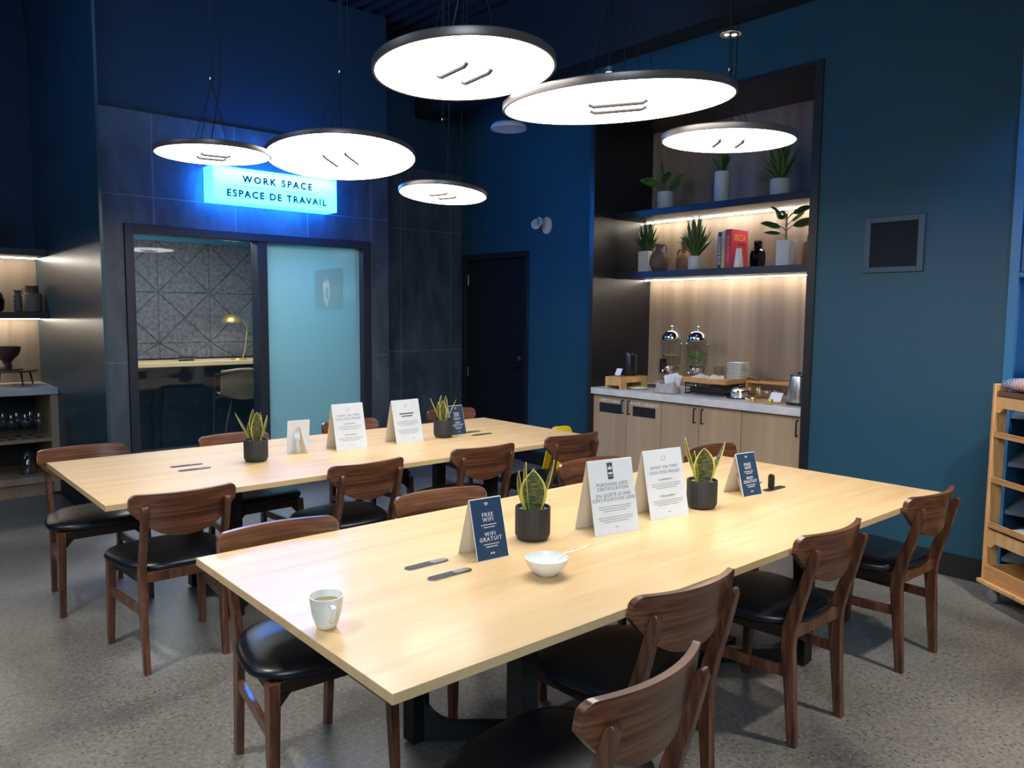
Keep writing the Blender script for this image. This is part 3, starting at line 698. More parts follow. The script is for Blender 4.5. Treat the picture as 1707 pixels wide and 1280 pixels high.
# ---------------------------------------------------------------- illuminated sign
t = thing('lit_sign', 'glowing cyan box sign reading WORK SPACE above the window', 'sign', (1.504, 5.09, 2.48))
SIGNE = emis('sign_edge', (.008, .20, 1), 26)
def sign_face():
    m, nt, b = newmat('sign_face'); L = nt.links.new; out = nt.nodes['Material Output']; nt.nodes.remove(b)
    tr = nt.nodes.new('ShaderNodeBsdfTranslucent'); tr.inputs[0].default_value = (.75, .97, 1, 1)
    em = nt.nodes.new('ShaderNodeEmission'); em.inputs[0].default_value = (.035, .66, .90, 1); em.inputs[1].default_value = .72
    ad = nt.nodes.new('ShaderNodeAddShader'); L(tr.outputs[0], ad.inputs[0]); L(em.outputs[0], ad.inputs[1]); L(ad.outputs[0], out.inputs[0]); return m
MB().box(0, .004, 0, .20, 0, .285).box(1.116, 1.12, 0, .20, 0, .285).box(.004, 1.116, 0, .20, 0, .004).box(.004, 1.116, 0, .20, .281, .285).build('box', SIGNE, t)
B(.004, 1.116, .194, .20, .004, .281).build('back', WHITEM, t)
B(.004, 1.116, .0, .002, .004, .281).build('face', sign_face(), t)
mb = MB(); TT = lambda x, z: Matrix.Translation((x, -.0012, z)) @ Matrix.Rotation(PI/2, 4, 'X')
SG = mat('sign_ink', (.005, .03, .06), .6)
text_into(mb, 'WORK SPACE', .077, TT(.565, .196), 1.42, .0034); text_into(mb, 'ESPACE DE TRAVAIL', .079, TT(.565, .072), 1.30, .0034)
mb.box(.22, .92, -.0016, -.0009, .1335, .137)
mb.build('lettering', SG, t, fix=False)

# ---------------------------------------------------------------- work room contents behind the window
FELT = mat('felt_grey', (.115, .110, .120), .95, var=.35, scale=26, bump=.3)
t = struct('wall_felt_panels', MB(), FELT) if False else None
mb = MB(); P = .575; g = .006; zb_ = [1.03, 1.21, 1.785, 2.36]
X0 = .60 + .0
xs = [.86+.575*k-.575 for k in range(6)]
for i in range(5):
    for j in range(3):
        x0, x1 = max(.62, xs[i]+.45+.0), min(3.10, xs[i+1]+.45); z1 = [1.21, 1.785, 2.36][j]; z0 = z1-.575
        if x1-x0 < .1: continue
        cx, cz = xs[i]+.45+P/2, z1-P/2
        full = [(cx-P/2, z0), (cx+P/2, z0), (cx+P/2, z1), (cx-P/2, z1)]
        for k in range(4):
            a, b_ = full[k], full[(k+1) % 4]; ctr = (cx, cz)
            gx, gz = (a[0]+b_[0]+ctr[0])/3, (a[1]+b_[1]+ctr[1])/3
            tri = [(gx+(p[0]-gx)*.972, gz+(p[1]-gz)*.972) for p in (a, b_, ctr)]
            tri = [(min(3.11, max(.61, p[0])), max(1.034, p[1])) for p in tri]
            mb.prism(tri, 7.890, 7.910, 'y')
mb.box(.61, 3.11, 7.905, 7.919, 1.034, 2.362)
struct('wall_felt_panels', mb, FELT, bevel=.003)
t = thing('wall_desk', 'long pale oak desk shelf along the wall of the work room', 'desk', (.62, 7.30, .975))
B(0, 2.46, 0, .58, 0, .045).build('desktop', OAK, t, bevel=.002)
B(.1, 2.36, .50, .58, -.25, -.001).build('support_rail', DKLOW, t)
t = thing('desk_lamp', 'brass desk lamp with dome shade on the work room desk', 'lamp', (2.62, 7.46, 1.0205))
MB().lathe([(.085, 0), (.088, .006), (.080, .014), (.02, .020), (.008, .022)], 40).build('base', BRASS, t, angle=60)
MB().tube([(.05, 0, .02), (.075, 0, .10), (.105, 0, .30), (.11, 0, .38), (.06, -.01, .46), (0, -.02, .475), (-.06, -.02, .47)], .007, 10).build('arm', BRASS, t)
sh = MB().lathe([(.112, 0), (.113, .004), (.108, .03), (.09, .062), (.058, .086), (.02, .096), (.001, .097), (.001, .093), (.055, .082), (.086, .058), (.104, .028), (.110, .001)], 40, (-.075, -.02, .425)).build('lamp_shade', BRASS, t, angle=60)
MB().lathe([(.002, .02), (.022, .025), (.026, .045), (.015, .065), (.001, .07)], 20, (-.075, -.02, .415)).build('bulb', emis('bulb', (1, .96, .88), 14), sh)
lp = lamp('desk_lamp_light', 'SPOT', (2.545, 7.44, 1.43), (2.56, 7.52, 1.0), 5, (1, .95, .88), .03, spot=150, blend=.5)
t = thing('desk_outlet_box', 'small black power box on the work room desk, left of the brass lamp', 'power box', (1.985, 7.55, 1.0205))
MB().prism(pill(.08, 0, .17, .07), 0, .05).build('body', BLACK, t, bevel=.006)
MB().prism(pill(.08, 0, .172, .072), .018, .026).build('band', CHROME, t)
# bar chair
t = thing('bar_stool', 'tan leather bar stool with tubular metal legs under the work room desk', 'stool', (2.36, 6.72, .008), math.radians(78))
TAN = mat('tan_leather', (.21, .135, .080), .5, var=.15, scale=10); TUBE = mat('bronze_tube', (.10, .085, .07), .35, .8)
# local: +x is the front of the seat
def shell(u, v):
    y = (u-.5)*.46
    if v < .5:
        s_ = v/.5; x = -.20 + .42*(1-s_) ; z = .66 + .02*(1-s_)**2 + .05*(abs(y)/.23)**2.5*(.3+.7*s_)
        x -= 0
    else:
        s_ = (v-.5)/.5; x = -.20 - .075*s_ + .12*(abs(y)/.23)**2; z = .66 + .05*(abs(y)/.23)**2.5*(1-s_) + .30*s_
    if v < .5: x += .12*(abs(y)/.23)**2*max(0, (v-.3)/.2) if v > .3 else 0
    return (x, y, z)
mb = MB(); mb.grid(shell, 16, 24, uv=False)
mb.build('seat', TAN, t, solid=.018, angle=70)
for s in (-1, 1):
    MB().tube([(.30, s*.27, 0), (.235, s*.262, .40), (.20, s*.258, .62), (.185, s*.255, .84), (.15, s*.252, .885), (.05, s*.248, .90), (-.15, s*.235, .92), (-.22, s*.18, .93)], .011, 10).build('leg', TUBE, t)
    MB().tube([(-.30, s*.25, 0), (-.16, s*.19, .40), (-.08, s*.12, .645)], .010, 10).build('leg', TUBE, t)
MB().tube([(-.20, -.20, .945), (-.272, -.10, .965), (-.285, 0, .97), (-.272, .10, .965), (-.20, .20, .945)], .020, 10).build('top_roll', TAN, t)
MB().tube([(.268, -.266, .22), (.268, .266, .22)], .009).build('footrest', TUBE, t)
MB().tube([(.20, -.258, .64), (.20, .258, .64)], .010).build('front_bar', TUBE, t)
# picture on the side wall
t = thing('picture', 'dark abstract picture with a pale pink blot, seen through the frosted pane', 'picture', (3.104, 6.2, 1.82))
B(0, .014, -.30, .30, -.21, .21).build('canvas', mat('picture_ground', (.008, .010, .015), .6, var=.5, scale=3), t)
rr = random.Random(5); pts = []
for i in range(26):
    a = 2*PI*i/26; r = rr.uniform(.65, 1.1); pts.append((.02 + .085*r*math.cos(a), -.04 + .15*r*math.sin(a)))
MB().prism(pts, -.0015, .0005, 'x').build('pink_blot', mat('blot_pink', (.75, .42, .33), .6, var=.4, scale=12), t)
MB().prism([(x*.5+.0, z*.45-.03) for x, z in pts], -.0025, -.0012, 'x').build('inner_blot', mat('blot_dark', (.12, .16, .22), .6), t)
t = thing('ceiling_light_panel', 'slim ceiling light of the work room, just inside the window top', 'light', (1.15, 5.95, 2.535))
B(-.3, .3, -.06, .06, 0, .022).build('body', emis('panel_light', (.9, .97, 1), 3), t)
tag(MB().tube([(1.78, 7.86, .722), (1.80, 7.87, .62), (1.76, 7.88, .42), (1.79, 7.88, .25), (1.78, 7.88, .02)], .006, 6).build('power_cable', BLACK), 'thin black cable hanging below the work room desk, the left one', 'cable')
tag(MB().tube([(1.90, 7.86, .722), (1.90, 7.87, .55), (1.86, 7.88, .38), (1.87, 7.88, .2), (1.86, 7.88, .02)], .006, 6).build('power_cable', BLACK), 'thin black cable hanging below the work room desk, the right one', 'cable')

# ---------------------------------------------------------------- wall fittings
t = thing('emergency_light', 'white twin head emergency light on the teal wall by the door', 'emergency light', (4.598, 4.38, 2.465))
Rx = Matrix.Rotation(-PI/2, 4, 'Y')
MB().lathe([(.085, 0), (.085, .018), (.070, .030), (.001, .032)], 32, T=Matrix.Translation((0, 0, 0)) @ Rx, sy=.8).build('base', WHITEM, t, angle=50)
for dy, dz in ((.10, .01), (-.0, .03)):
    a = MB().lathe([(.012, 0), (.018, .03), (.046, .05), (.050, .075), (.046, .078), (.001, .074)], 28, T=Matrix.Translation((-.03, dy, dz)) @ Matrix.Rotation(math.radians(25 if dy > .05 else -15), 4, 'Z') @ Rx).build('lamp_head', WHITEM, t, angle=50)
    MB().lathe([(.030, .0785), (.030, .081), (.001, .082)], 24, T=Matrix.Translation((-.03, dy, dz)) @ Matrix.Rotation(math.radians(25 if dy > .05 else -15), 4, 'Z') @ Rx).build('lens', GLASS, a)
t = thing('air_vent', 'dark louvred air vent set in the teal wall right of the niche', 'vent', (XR-.001, .778, 2.03))
VF = mat('vent_frame', (.030, .065, .10), .4); VD = mat('vent_dark', (.004, .006, .008), .6); VS = mat('vent_slat', (.018, .024, .030), .35)
fr = MB().box(-.014, 0, -.185, -.145, -.175, .175).box(-.014, 0, .145, .185, -.175, .175).box(-.014, 0, -.145, .145, .14, .175).box(-.014, 0, -.145, .145, -.175, -.14).build('frame', VF, t, bevel=.002)
B(-.002, 0, -.145, .145, -.14, .14).build('backing', VD, t)
for k in range(14):
    z = -.131 + k*.0202
    MB().loft([[Vector(p) for p in ((-.012, y, z-.007), (-.010, y, z-.0085), (-.003, y, z+.006), (-.005, y, z+.0075))] for y in (-.145, .145)]).build('slat', VS, t)
t = thing('ceiling_speaker', 'small grey round speaker hanging in front of the dark door wall', 'speaker', (3.66, 3.90, 3.18))
MB().lathe([(.135, .004), (.155, 0), (.157, .02), (.14, .045), (.02, .06), (.001, .061)], 48).build('body', mat('speaker_grey', (.5, .53, .56), .6), t, angle=50)
MB().lathe([(.134, .002), (.001, .001)], 40).build('grille', mat('grille_grey', (.55, .58, .60), .8), t)
MB().tube([(0, 0, .06), (0, 0, 1.24)], .002, 6).build('cable', CABLE, t)
for (x, y, z, lb) in ((3.90, 2.95, 3.50, 'small glowing downlight near the top of the niche wall'), (2.25, .72, 2.835, 'chrome round plate with two bright spots above the niche-side disc lamp')):
    t = thing('downlight', lb, 'downlight', (x, y, z))
    MB().lathe([(.050, 0), (.052, .002), (.050, .035), (.001, .036)] if lb[0] == 's' else [(.048, 0), (.050, .002), (.048, .008), (.001, .012)], 32).build('housing', RIM if lb[0] == 's' else CHROME, t)
    if lb[0] == 's': MB().lathe([(.030, -.001), (.001, -.0015)], 24).build('lens', emis('downlight_lens', (1, .95, .9), 10), t)
    else:
        for q in (-.013, .013): MB().lathe([(.011, -.001), (.001, -.0015)], 16, (q, -q*.8, 0)).build('lens', emis('twin_lens', (1, .97, .95), 14), t)
    MB().tube([(0, 0, .03), (0, 0, 4.42-z)], .006, 8).build('stem', CABLE, t)
# ---------------------------------------------------------------- right niche: shelves, counter, cabinets
LED = emis('led_strip', (1, .90, .76), 55)
for z0, z1, lb in ((1.897, 1.952, 'dark wall shelf of the right niche with books, the lower one'), (2.425, 2.48, 'dark wall shelf of the right niche with three plants, the upper one')):
    t = thing('wall_shelf', lb, 'shelf', (4.47, 1.352, z0))
    B(0, .499, 0, 1.996, 0, z1-z0).build('board', NAVY_SHELF, t, bevel=.002)
    B(.405, .420, .01, 1.986, -.007, 0).build('led_strip', LED, t)
def cab(name, label, y0, y1, doors, label_txt=None):
    t = thing(name, label, 'cabinet', (4.215, y0, 0), 0, 'base cabinets under the niche counter')
    wd = y1-y0
    B(.022, .735, 0, wd, .09, .872).build('carcass', VEN_IN, t)
    B(.06, .735, 0, wd, 0, .09).build('plinth', BLACK, t)
    for a, b_, hs, bin_ in doors:
        a -= y0; b_ -= y0
        z1, z0 = .870, .095; mb = MB()
        if bin_:
            ya, yb2, za, zb2 = a+(b_-a)*.16, a+(b_-a)*.82, .715, .80
            mb.box(0, .02, a+.002, b_-.002, z0, za).box(0, .02, a+.002, b_-.002, zb2, z1).box(0, .02, a+.002, ya, za, zb2).box(0, .02, yb2, b_-.002, za, zb2)
        else: mb.box(0, .02, a+.002, b_-.002, z0, z1)
        d = mb.build('door', VENEER_D, t)
        if bin_:
            B(.006, .010, ya, yb2, za, zb2).build('flap', mat('bin_flap', (.03, .032, .036), .2, .3), d)
            l = MB(); T = Matrix.Translation((-.0012, (ya+yb2)/2, zb2+.022)) @ Matrix(((0, 0, -1, 0), (-1, 0, 0, 0), (0, 1, 0, 0), (0, 0, 0, 1)))
            text_into(l, bin_, .030, T, 1.25, .0006)
            l.build('lettering', WHINK, d, fix=False)
        yh = (a+.035) if hs == 'r' else (b_-.035)
        zh = .785
        MB().tube([(0, yh, zh+.055), (-.022, yh, zh+.055), (-.025, yh, zh+.05), (-.025, yh, zh-.05), (-.022, yh, zh-.055), (0, yh, zh-.055)], .006, 6).build('handle', BLACK, d)
VEN_IN = mat('cabinet_inside', (.10, .07, .05), .6)
cab('base_cabinet', 'wood base cabinet with two bin slots marked recyclable and waste', 2.59, 3.348, [(2.963, 3.348, 'r', 'RECYCLABLE'), (2.59, 2.963, 'l', 'WASTE / DECHETS')])
cab('base_cabinet', 'wood base cabinet with two doors and middle handles, right of the bins', 1.84, 2.588, [(2.22, 2.588, 'r', None), (1.84, 2.218, 'l', None)])
cab('base_cabinet', 'single door wood base cabinet at the right jamb of the niche', 1.352, 1.838, [(1.352, 1.838, 'r', None)])
tag(B(4.175, 4.969, 1.352, 3.348, .874, .93).build('countertop', QUARTZ, bevel=.003), 'pale stone countertop of the right niche holding the drinks', 'countertop')
CZ = .9305
def pot(label, x, y, z, r, h, fol, kind='potted_plant', square=False, taper=1.0, mat_=None, leafm=None, group=None):
    t = thing(kind, label, 'potted plant', (x, y, z), 0, group)
    if square: MB().box(-r, r, -r, r, 0, h).build('pot', mat_ or WHITEM, t, bevel=.006)
    else: MB().lathe([(r*taper*.96, 0), (r*taper, .004), (r, h-.003), (r*.98, h), (r*.9, h), (r*.88, h-.02), (.001, h-.02)], 40).build('pot', mat_ or WHITEM, t, angle=50)
    mb = MB(); fol(mb, h-.02); mb.build('foliage', leafm or GREEN, t, angle=70, solid=.0012)
    return t
def agave(n, L, W, seed, spread=1.0):
    def f(mb, z):
        r = random.Random(seed)
        for i in range(n):
            k = i/(n-1); a = i*2.4; le = (.08+.75*k)*spread
            leaf(mb, (.012*math.cos(a), .012*math.sin(a), z + .06*(1-k)), a, L*(1.05-.30*k)*r.uniform(.9, 1.05), W, le*.55, le*1.35, 'blade', 0, .35, 8)
    return f
def few(seed, spec):
    def f(mb, z):
        for az, L, W, l0, l1, st in spec:
            a = math.radians(az); tip = Vector((math.cos(a)*math.sin(l0)*st, math.sin(a)*math.sin(l0)*st, z+math.cos(l0)*st))
            if st > .01: mb.tube([(0, 0, z-.005), tip], .0035, 5)
            leaf(mb, tip, a, L, W, l0, l1, 'broad', 0, .25, 10, roll=.7)
    return f
PG = 'potted plants on the niche shelves'
pot('small white pot with broad arching leaves, left on the upper niche shelf', 4.72, 3.0, 2.4805, .073, .175, few(1, [(160, .20, .085, .9, 1.9, .10), (215, .17, .11, .7, 2.0, .12), (100, .22, .06, .1, .3, .10), (-30, .19, .055, .6, .9, .06), (60, .20, .06, .2, .6, .08), (-80, .20, .05, .7, 1.2, .05)]), leafm=GREEN3, group=PG)
pot('tall slim white vase with a small green tuft, middle of the upper niche shelf', 4.72, 2.418, 2.4805, .064, .275, agave(9, .20, .03, 4), group=PG)
pot('low white pot with long dark leaves, right on the upper niche shelf', 4.72, 1.89, 2.4805, .078, .15, agave(20, .30, .046, 8, 1.15), leafm=GREEN2, group=PG)
pot('tall white pot with spiky leaves, left end of the lower niche shelf', 4.66, 3.14, 1.9525, .058, .19, agave(34, .225, .036, 11, 1.25), square=True, group=PG)
pot('round white pot with dense spiky leaves left of the books', 4.60, 2.575, 1.9525, .062, .115, agave(38, .285, .042, 15, 1.15), leafm=GREEN2, group=PG)
def rubber(mb, z):
    mb.tube([(0, 0, z), (.006, .01, z+.12), (-.004, .0, z+.22)], .006, 6)
    for az, L, W, l0, l1, hz in [(140, .17, .085, 1.2, 1.75, .16), (-50, .20, .085, 1.15, 1.6, .17), (120, .13, .06, 1.3, 1.8, .10), (-20, .14, .06, .9, 1.3, .22), (160, .13, .08, .9, 1.5, .27), (200, .12, .07, 1.0, 1.7, .25), (-70, .15, .06, 1.0, 1.5, .28), (60, .15, .07, .9, 1.3, .24), (20, .10, .06, .9, 1.5, .25)]:
        a = math.radians(az); b0 = Vector((0, 0, z+hz*.80-.04)); st = b0 + Vector((math.cos(a)*.04, math.sin(a)*.04, .035))
        mb.tube([b0, st], .003, 5); leaf(mb, st, a, L, W, l0, l1, 'broad', 0, .25, 10, roll=-.8)
pot('square white pot with a broad leaved rubber plant, right of the black vase', 4.66, 1.785, 1.9525, .056, .20, rubber, square=True, leafm=GREEN2, group=PG)
# vases
t = thing('vase', 'brown two handled clay jug at the left of the lower niche shelf', 'vase', (4.60, 2.955, 1.9525))
MB().lathe([(.045, 0), (.062, .01), (.083, .06), (.086, .10), (.074, .145), (.045, .18), (.032, .195), (.034, .225), (.040, .235), (.030, .235), (.024, .20), (.001, .19)], 40).build('body', CLAY, t, angle=60)
for s in (-1, 1): MB().tube([(0, s*.034, .222), (0, s*.062, .228), (0, s*.078, .200), (0, s*.070, .155)], .007, 8).build('handle', CLAY, t)
t = thing('vase', 'terracotta jug with straight neck behind the round white pot', 'vase', (4.82, 2.83, 1.9525))
MB().lathe([(.06, 0), (.085, .012), (.092, .07), (.088, .12), (.066, .155), (.045, .17), (.043, .29), (.048, .30), (.040, .30), (.036, .18), (.001, .17)], 40).build('body', TERRA, t, angle=60)
MB().tube([(0, .046, .20), (0, .085, .20), (0, .098, .165), (0, .082, .13)], .009, 8).build('handle', TERRA, t)
for i, (y0, th, col, h, lb, ttl, tc_) in enumerate([(2.372, .030, (.015, .05, .10), .300, 'slim blue and navy book, leftmost of the upright books', 'MYKONOS MUSE', (.75, .8, .85)), (2.338, .032, (.45, .62, .40), .305, 'book with a striped yellow and turquoise spine between two others', 'MIAMI BEACH', (.75, .25, .05)), (2.303, .056, (.62, .030, .085), .318, 'thick pink book with its cover turned to the room', 'IBIZA', (.85, .25, .05))]):
    t = thing('book', lb, 'book', (4.62, y0-th, 1.9525), 0, 'upright books on the lower niche shelf')
    m = mat('book_cloth', col, .45, var=.1); ik = mat('book_ink', tc_, .5)
    MB().box(0, .24, 0, .003, 0, h).box(0, .24, th-.003, th, 0, h).box(0, .003, .003, th-.003, 0, h).build('cover', m, t)
    B(.0035, .235, .0035, th-.0035, .004, h-.005).build('pages', CARD, t)
    l = MB(); T = Matrix.Translation((-.0006, th/2, h/2)) @ Matrix(((0, 0, -1, 0), (0, 1, 0, 0), (-1, 0, 0, 0), (0, 0, 0, 1)))
    T = Matrix.Translation((-.0008, th/2, h*.5)) @ Matrix(((0, 0, -1, 0), (0, 1, 0, 0), (1, 0, 0, 0), (0, 0, 0, 1))).to_4x4()
    T = Matrix.Translation((-.0008, th/2, h*.5)) @ Matrix(((0, 0, -1, 0), (0, -1, 0, 0), (-1, 0, 0, 0), (0, 0, 0, 1)))
    text_into(l, ttl if i < 2 else 'IBIZA BOHEMIA', .030 if i < 2 else .032, T, 1.0, .0006)
    if i == 2:
        Tc = Matrix.Translation((.125, -.0008, h-.065)) @ Matrix.Rotation(PI/2, 4, 'X')
        text_into(l, 'IBIZA', .072, Tc, 1.0, .002)
    l.build('lettering', ik, t, fix=False)
    if i == 2:
        l = MB(); text_into(l, 'BOHEMIA', .024, Matrix.Translation((.155, -.0008, h-.115)) @ Matrix.Rotation(PI/2, 4, 'X'), 1.0, .0005)
        for k in range(5): l.tube([Vector((.13+.07*math.cos(.5+k*.55), -.0012, .10+.08*math.sin(.5+k*.55))), Vector((.12, -.0012, .06))], .0022, 4)
        l.build('cover_drawing', mat('book_dark_ink', (.05, .02, .10), .5), t, fix=False)
    if i == 1:
        B(-.0006, .0001, .002, th-.002, .004, h*.40).build('spine_stripe', mat('spine_yellow', (.75, .62, .12), .5), t)
t = thing('cone_vase', 'plain white tapered vase standing before the pink book', 'vase', (4.535, 2.118, 1.9525))
MB().lathe([(.037, 0), (.038, .003), (.022, .148), (.021, .15), (.001, .15)], 32).build('body', WHITE, t, angle=50)
t = thing('vase', 'glossy black faceted glass vase on the lower niche shelf', 'vase', (4.70, 2.052, 1.9525))
GB = mat('black_glass', (.004, .003, .005), .06)
MB().lathe([(.05, 0), (.058, .01), (.062, .06), (.061, .11), (.055, .135), (.034, .15), (.030, .175), (.034, .20), (.028, .215), (.001, .215)], 10).build('body', GB, t, angle=20)
t = thing('vase', 'terracotta bottle vase cut by the right jamb of the niche', 'vase', (4.80, 1.652, 1.9525))
MB().lathe([(.06, 0), (.068, .008), (.070, .16), (.064, .185), (.04, .195), (.036, .235), (.036, .24), (.001, .24)], 32).build('body', TERRA, t, angle=50)
# beverage dispensers
def dispenser(y, label, fill):
    t = thing('drink_dispenser', label, 'drink dispenser', (4.70, y, CZ), 0, 'chrome drink dispensers')
    MB().lathe([(.085, 0), (.085, .010), (.03, .02), (.018, .05), (.018, .13), (.03, .155), (.055, .160)], 32).build('stand', CHROME, t, angle=40)
    MB().lathe([(.060, .150), (.074, .155), (.076, .198), (.068, .204)], 36).build('collar', CHROME, t, angle=40)
    MB().lathe([(.078, .200), (.080, .204), (.083, .25), (.084, .425), (.081, .425), (.080, .25), (.078, .208), (.001, .206)], 44, caps=False).build('tank', thin_glass('tank_glass', (.985, .99, .985), .9), t, angle=50)
    if fill == 'mint':
        mb = MB(); r = random.Random(2)
        for k in range(70):
            a = r.uniform(0, 2*PI); q = .066*math.sqrt(r.random()); p = (q*math.cos(a), q*math.sin(a), r.uniform(.215, .31))
            leaf(mb, p, r.uniform(0, 6.28), r.uniform(.025, .05), .022, r.uniform(.2, 1.5), r.uniform(.4, 2), 'broad', 0, .2, 4)
        mb.build('mint_leaves', GREEN3, t)['kind'] = 'stuff'
    else:
        MB().lathe([(.076, .209), (.079, .25), (.079, .295), (.001, .295)], 40).build('infused_water', thin_glass('pale_water', (.93, .93, .80), .3), t)
        for k in range(4):
            a = k*1.6; MB().lathe([(.028, 0), (.028, .004), (.001, .004)], 20, (.042*math.cos(a), .042*math.sin(a), .290)).build('lemon_slice', mat('lemon', (.62, .62, .15), .4), t)
    MB().lathe([(.088, .425), (.090, .430), (.088, .455), (.076, .482), (.054, .502), (.025, .513), (.008, .515), (.007, .530), (.016, .535), (.018, .545), (.010, .552), (.001, .553)], 44).build('lid', CHROME, t, angle=35)
    MB().tube([(-.070, .0, .175), (-.105, 0, .178), (-.118, 0, .165), (-.118, 0, .145)], .009, 10).build('tap', CHROME, t)
    MB().tube([(-.088, .0, .19), (-.092, 0, .22)], [.004, .007], 8).build('tap_lever', BLACK, t)
    for s in (-1, 1): MB().lathe([(.005, 0), (.005, .018), (.012, .022), (.012, .034), (.001, .036)], 14, T=Matrix.Translation((0, s*.082, .395)) @ Matrix.Rotation(-s*PI/2, 4, 'X')).build('knob', CHROME, t)
dispenser(2.872, 'chrome domed drink dispenser with pale lemon water, the left one', 'lemon')
dispenser(2.598, 'chrome domed drink dispenser filled with green mint leaves', 'mint')
t = thing('power_socket', 'small black socket plate on the wood back panel behind the dispenser', 'socket', (4.969, 3.17, 1.10))
B(-.006, 0, -.04, .04, -.065, .065).build('plate', BLACK, t, bevel=.002)
MB().box(-.009, -.006, -.02, .02, .010, .045).box(-.009, -.006, -.02, .02, -.045, -.010).build('receptacle', mat('socket_face', (.03, .03, .03), .3), t)
# wooden box with thermos and card
t = thing('wooden_stand', 'light wood box stand at the left end of the counter under the black jug', 'stand', (4.20, 3.02, CZ))
mb = MB().box(0, .36, .16, .18, 0, .105).box(0, .36, 0, .02, .055, .105).box(0, .08, 0, .02, 0, .055).box(.28, .36, 0, .02, 0, .055).box(0, .36, .02, .16, .085, .105)
mb.box(0, .02, .02, .16, .03, .085).box(.34, .36, .02, .16, .0, .085)
mb.build('body', PINE, t, bevel=.002)
t = thing('thermal_jug', 'matt black insulated jug on the wood box stand', 'jug', (4.44, 3.135, CZ+.1055))
MB().lathe([(.055, 0), (.057, .004), (.055, .13), (.050, .175), (.048, .198), (.044, .205), (.001, .206)], 36).build('body', mat('jug_black', (.012, .013, .016), .35), t, angle=50)
MB().tube([(-.0, -.048, .185), (0, -.078, .182), (0, -.086, .165), (0, -.082, .04), (0, -.056, .03)], .007, 8).build('handle', mat('jug_handle', (.03, .032, .036), .25), t)
MB().loft([[Vector(p) for p in ((-.02, .040, .185), (.02, .040, .185), (.02, .042, .204), (-.02, .042, .204))], [Vector(p) for p in ((-.006, .068, .200), (.006, .068, .200), (.006, .068, .206), (-.006, .068, .206))]]).build('spout', BLACK, t)
t = thing('small_card', 'tiny white card on a holder on top of the wood box stand', 'card', (4.26, 3.115, CZ+.1055))
B(-.006, .010, -.012, .012, 0, .012).build('holder', BRASS, t)
MB().loft([[Vector(p) for p in ((0, -.032, .012), (0, .032, .012), (.002, .032, .012), (.002, -.032, .012))], [Vector(p) for p in ((.02, -.045, .070), (.02, .020, .070), (.022, .020, .070), (.022, -.045, .070))]]).build('card', CARD, t)
t = thing('plate', 'shallow white plate on the counter right of the wood box', 'plate', (4.36, 2.955, CZ))
MB().lathe([(.05, 0), (.06, .003), (.088, .014), (.092, .018), (.088, .019), (.058, .008), (.001, .007)], 40).build('dish', WHITE, t, angle=60)
t = thing('serving_mat', 'flat dark slate mat lying on the counter before the dispensers', 'mat', (4.72, 2.97, CZ))
B(-.13, .10, .0, .22, 0, .008).build('slab', mat('slate_grey', (.06, .065, .07), .5), t, bevel=.002)
# napkin sack
t = thing('napkin_holder', 'grey fabric sack with white paper napkins on the counter', 'napkin holder', (4.322, 2.618, CZ+.0035))
def sack(u, v):
    a = 2*PI*u; e = .55; ca, sa = math.cos(a), math.sin(a)
    k = 1 - .24*v + .03*math.sin(5*a+6*v)*v
    return (.068*k*abs(ca)**e*(1 if ca > 0 else -1), .102*k*abs(sa)**e*(1 if sa > 0 else -1), .085*v - (.010*math.cos(a*2)*v))
mb = MB(); mb.grid(sack, 40, 8, uv=False); mb.build('sack', LINEN, t, solid=.006, angle=80)
mb = MB()
for k, (dy, h, sk) in enumerate([(-.03, .15, .02), (-.015, .165, .03), (.0, .155, -.01), (.015, .145, .015)]):
    mb.grid(lambda u, v, dy=dy, h=h, sk=sk: ((u-.5)*.10 + sk*v, dy-.045 + .012*math.sin(6*u+k) + .02*v*(k-1), .02 + v*(h-.02) - .02*abs(u-.5)*v), 6, 5, uv=False)
mb.build('napkins', CARD, t, solid=.002, angle=70)
# rack with wooden tray
t = thing('wire_rack', 'black wire rack on the counter holding up the wooden tray', 'rack', (4.40, 2.14, CZ))
mb = MB()
for x in (.01, .40):
    for z in (.008, .035, .062, .085): mb.tube([(x, 0, z), (x, .36, z)], .004, 6)
for y in (.0, .12, .24, .36):
    mb.tube([(.01, y, .0), (.01, y, .094)], .004, 6); mb.tube([(.40, y, 0), (.40, y, .094)], .004, 6)
for y in (0, .36):
    for z in (.008, .090): mb.tube([(.01, y, z), (.40, y, z)], .004, 6)
mb.build('wires', BLACK, t)
B(.03, .38, .03, .33, .012, .06).build('inner_box', mat('dark_plastic', (.02, .022, .028), .25), t, bevel=.006)
t = thing('wooden_tray', 'light wooden tray raised on the black wire rack', 'tray', (4.385, 2.10, CZ+.098))
MB().box(0, .46, 0, .41, 0, .012).box(0, .015, 0, .41, .012, .040).box(.445, .46, 0, .41, .012, .040).box(.015, .445, 0, .015, .012, .040).box(.015, .445, .395, .41, .012, .040).build('body', BAMBOO, t, bevel=.002)
TZ = CZ+.111
for i, (x, y, lb) in enumerate([(4.49, 2.41, 'folded white cloth at the left on the wooden tray'), (4.50, 2.265, 'folded white cloth in the middle of the wooden tray')]):
    t = thing('folded_cloth', lb, 'cloth', (x, y, TZ+.006), .3*i, 'folded cloths on the tray')
    def fc(u, v): return ((u-.5)*.13, (v-.5)*.115, .035 + .010*math.sin(7*u+2*i)*math.cos(5*v) - .03*(max(abs(u-.5), abs(v-.5))*2)**5)
    mb = MB(); mb.grid(fc, 14, 14, uv=False); mb.build('top_fold', WHITEM, t, solid=.006, angle=80)
    B(-.062, .062, -.055, .055, .0, .022).build('lower_fold', WHITEM, t, bevel=.008, seg=3)
proto = None
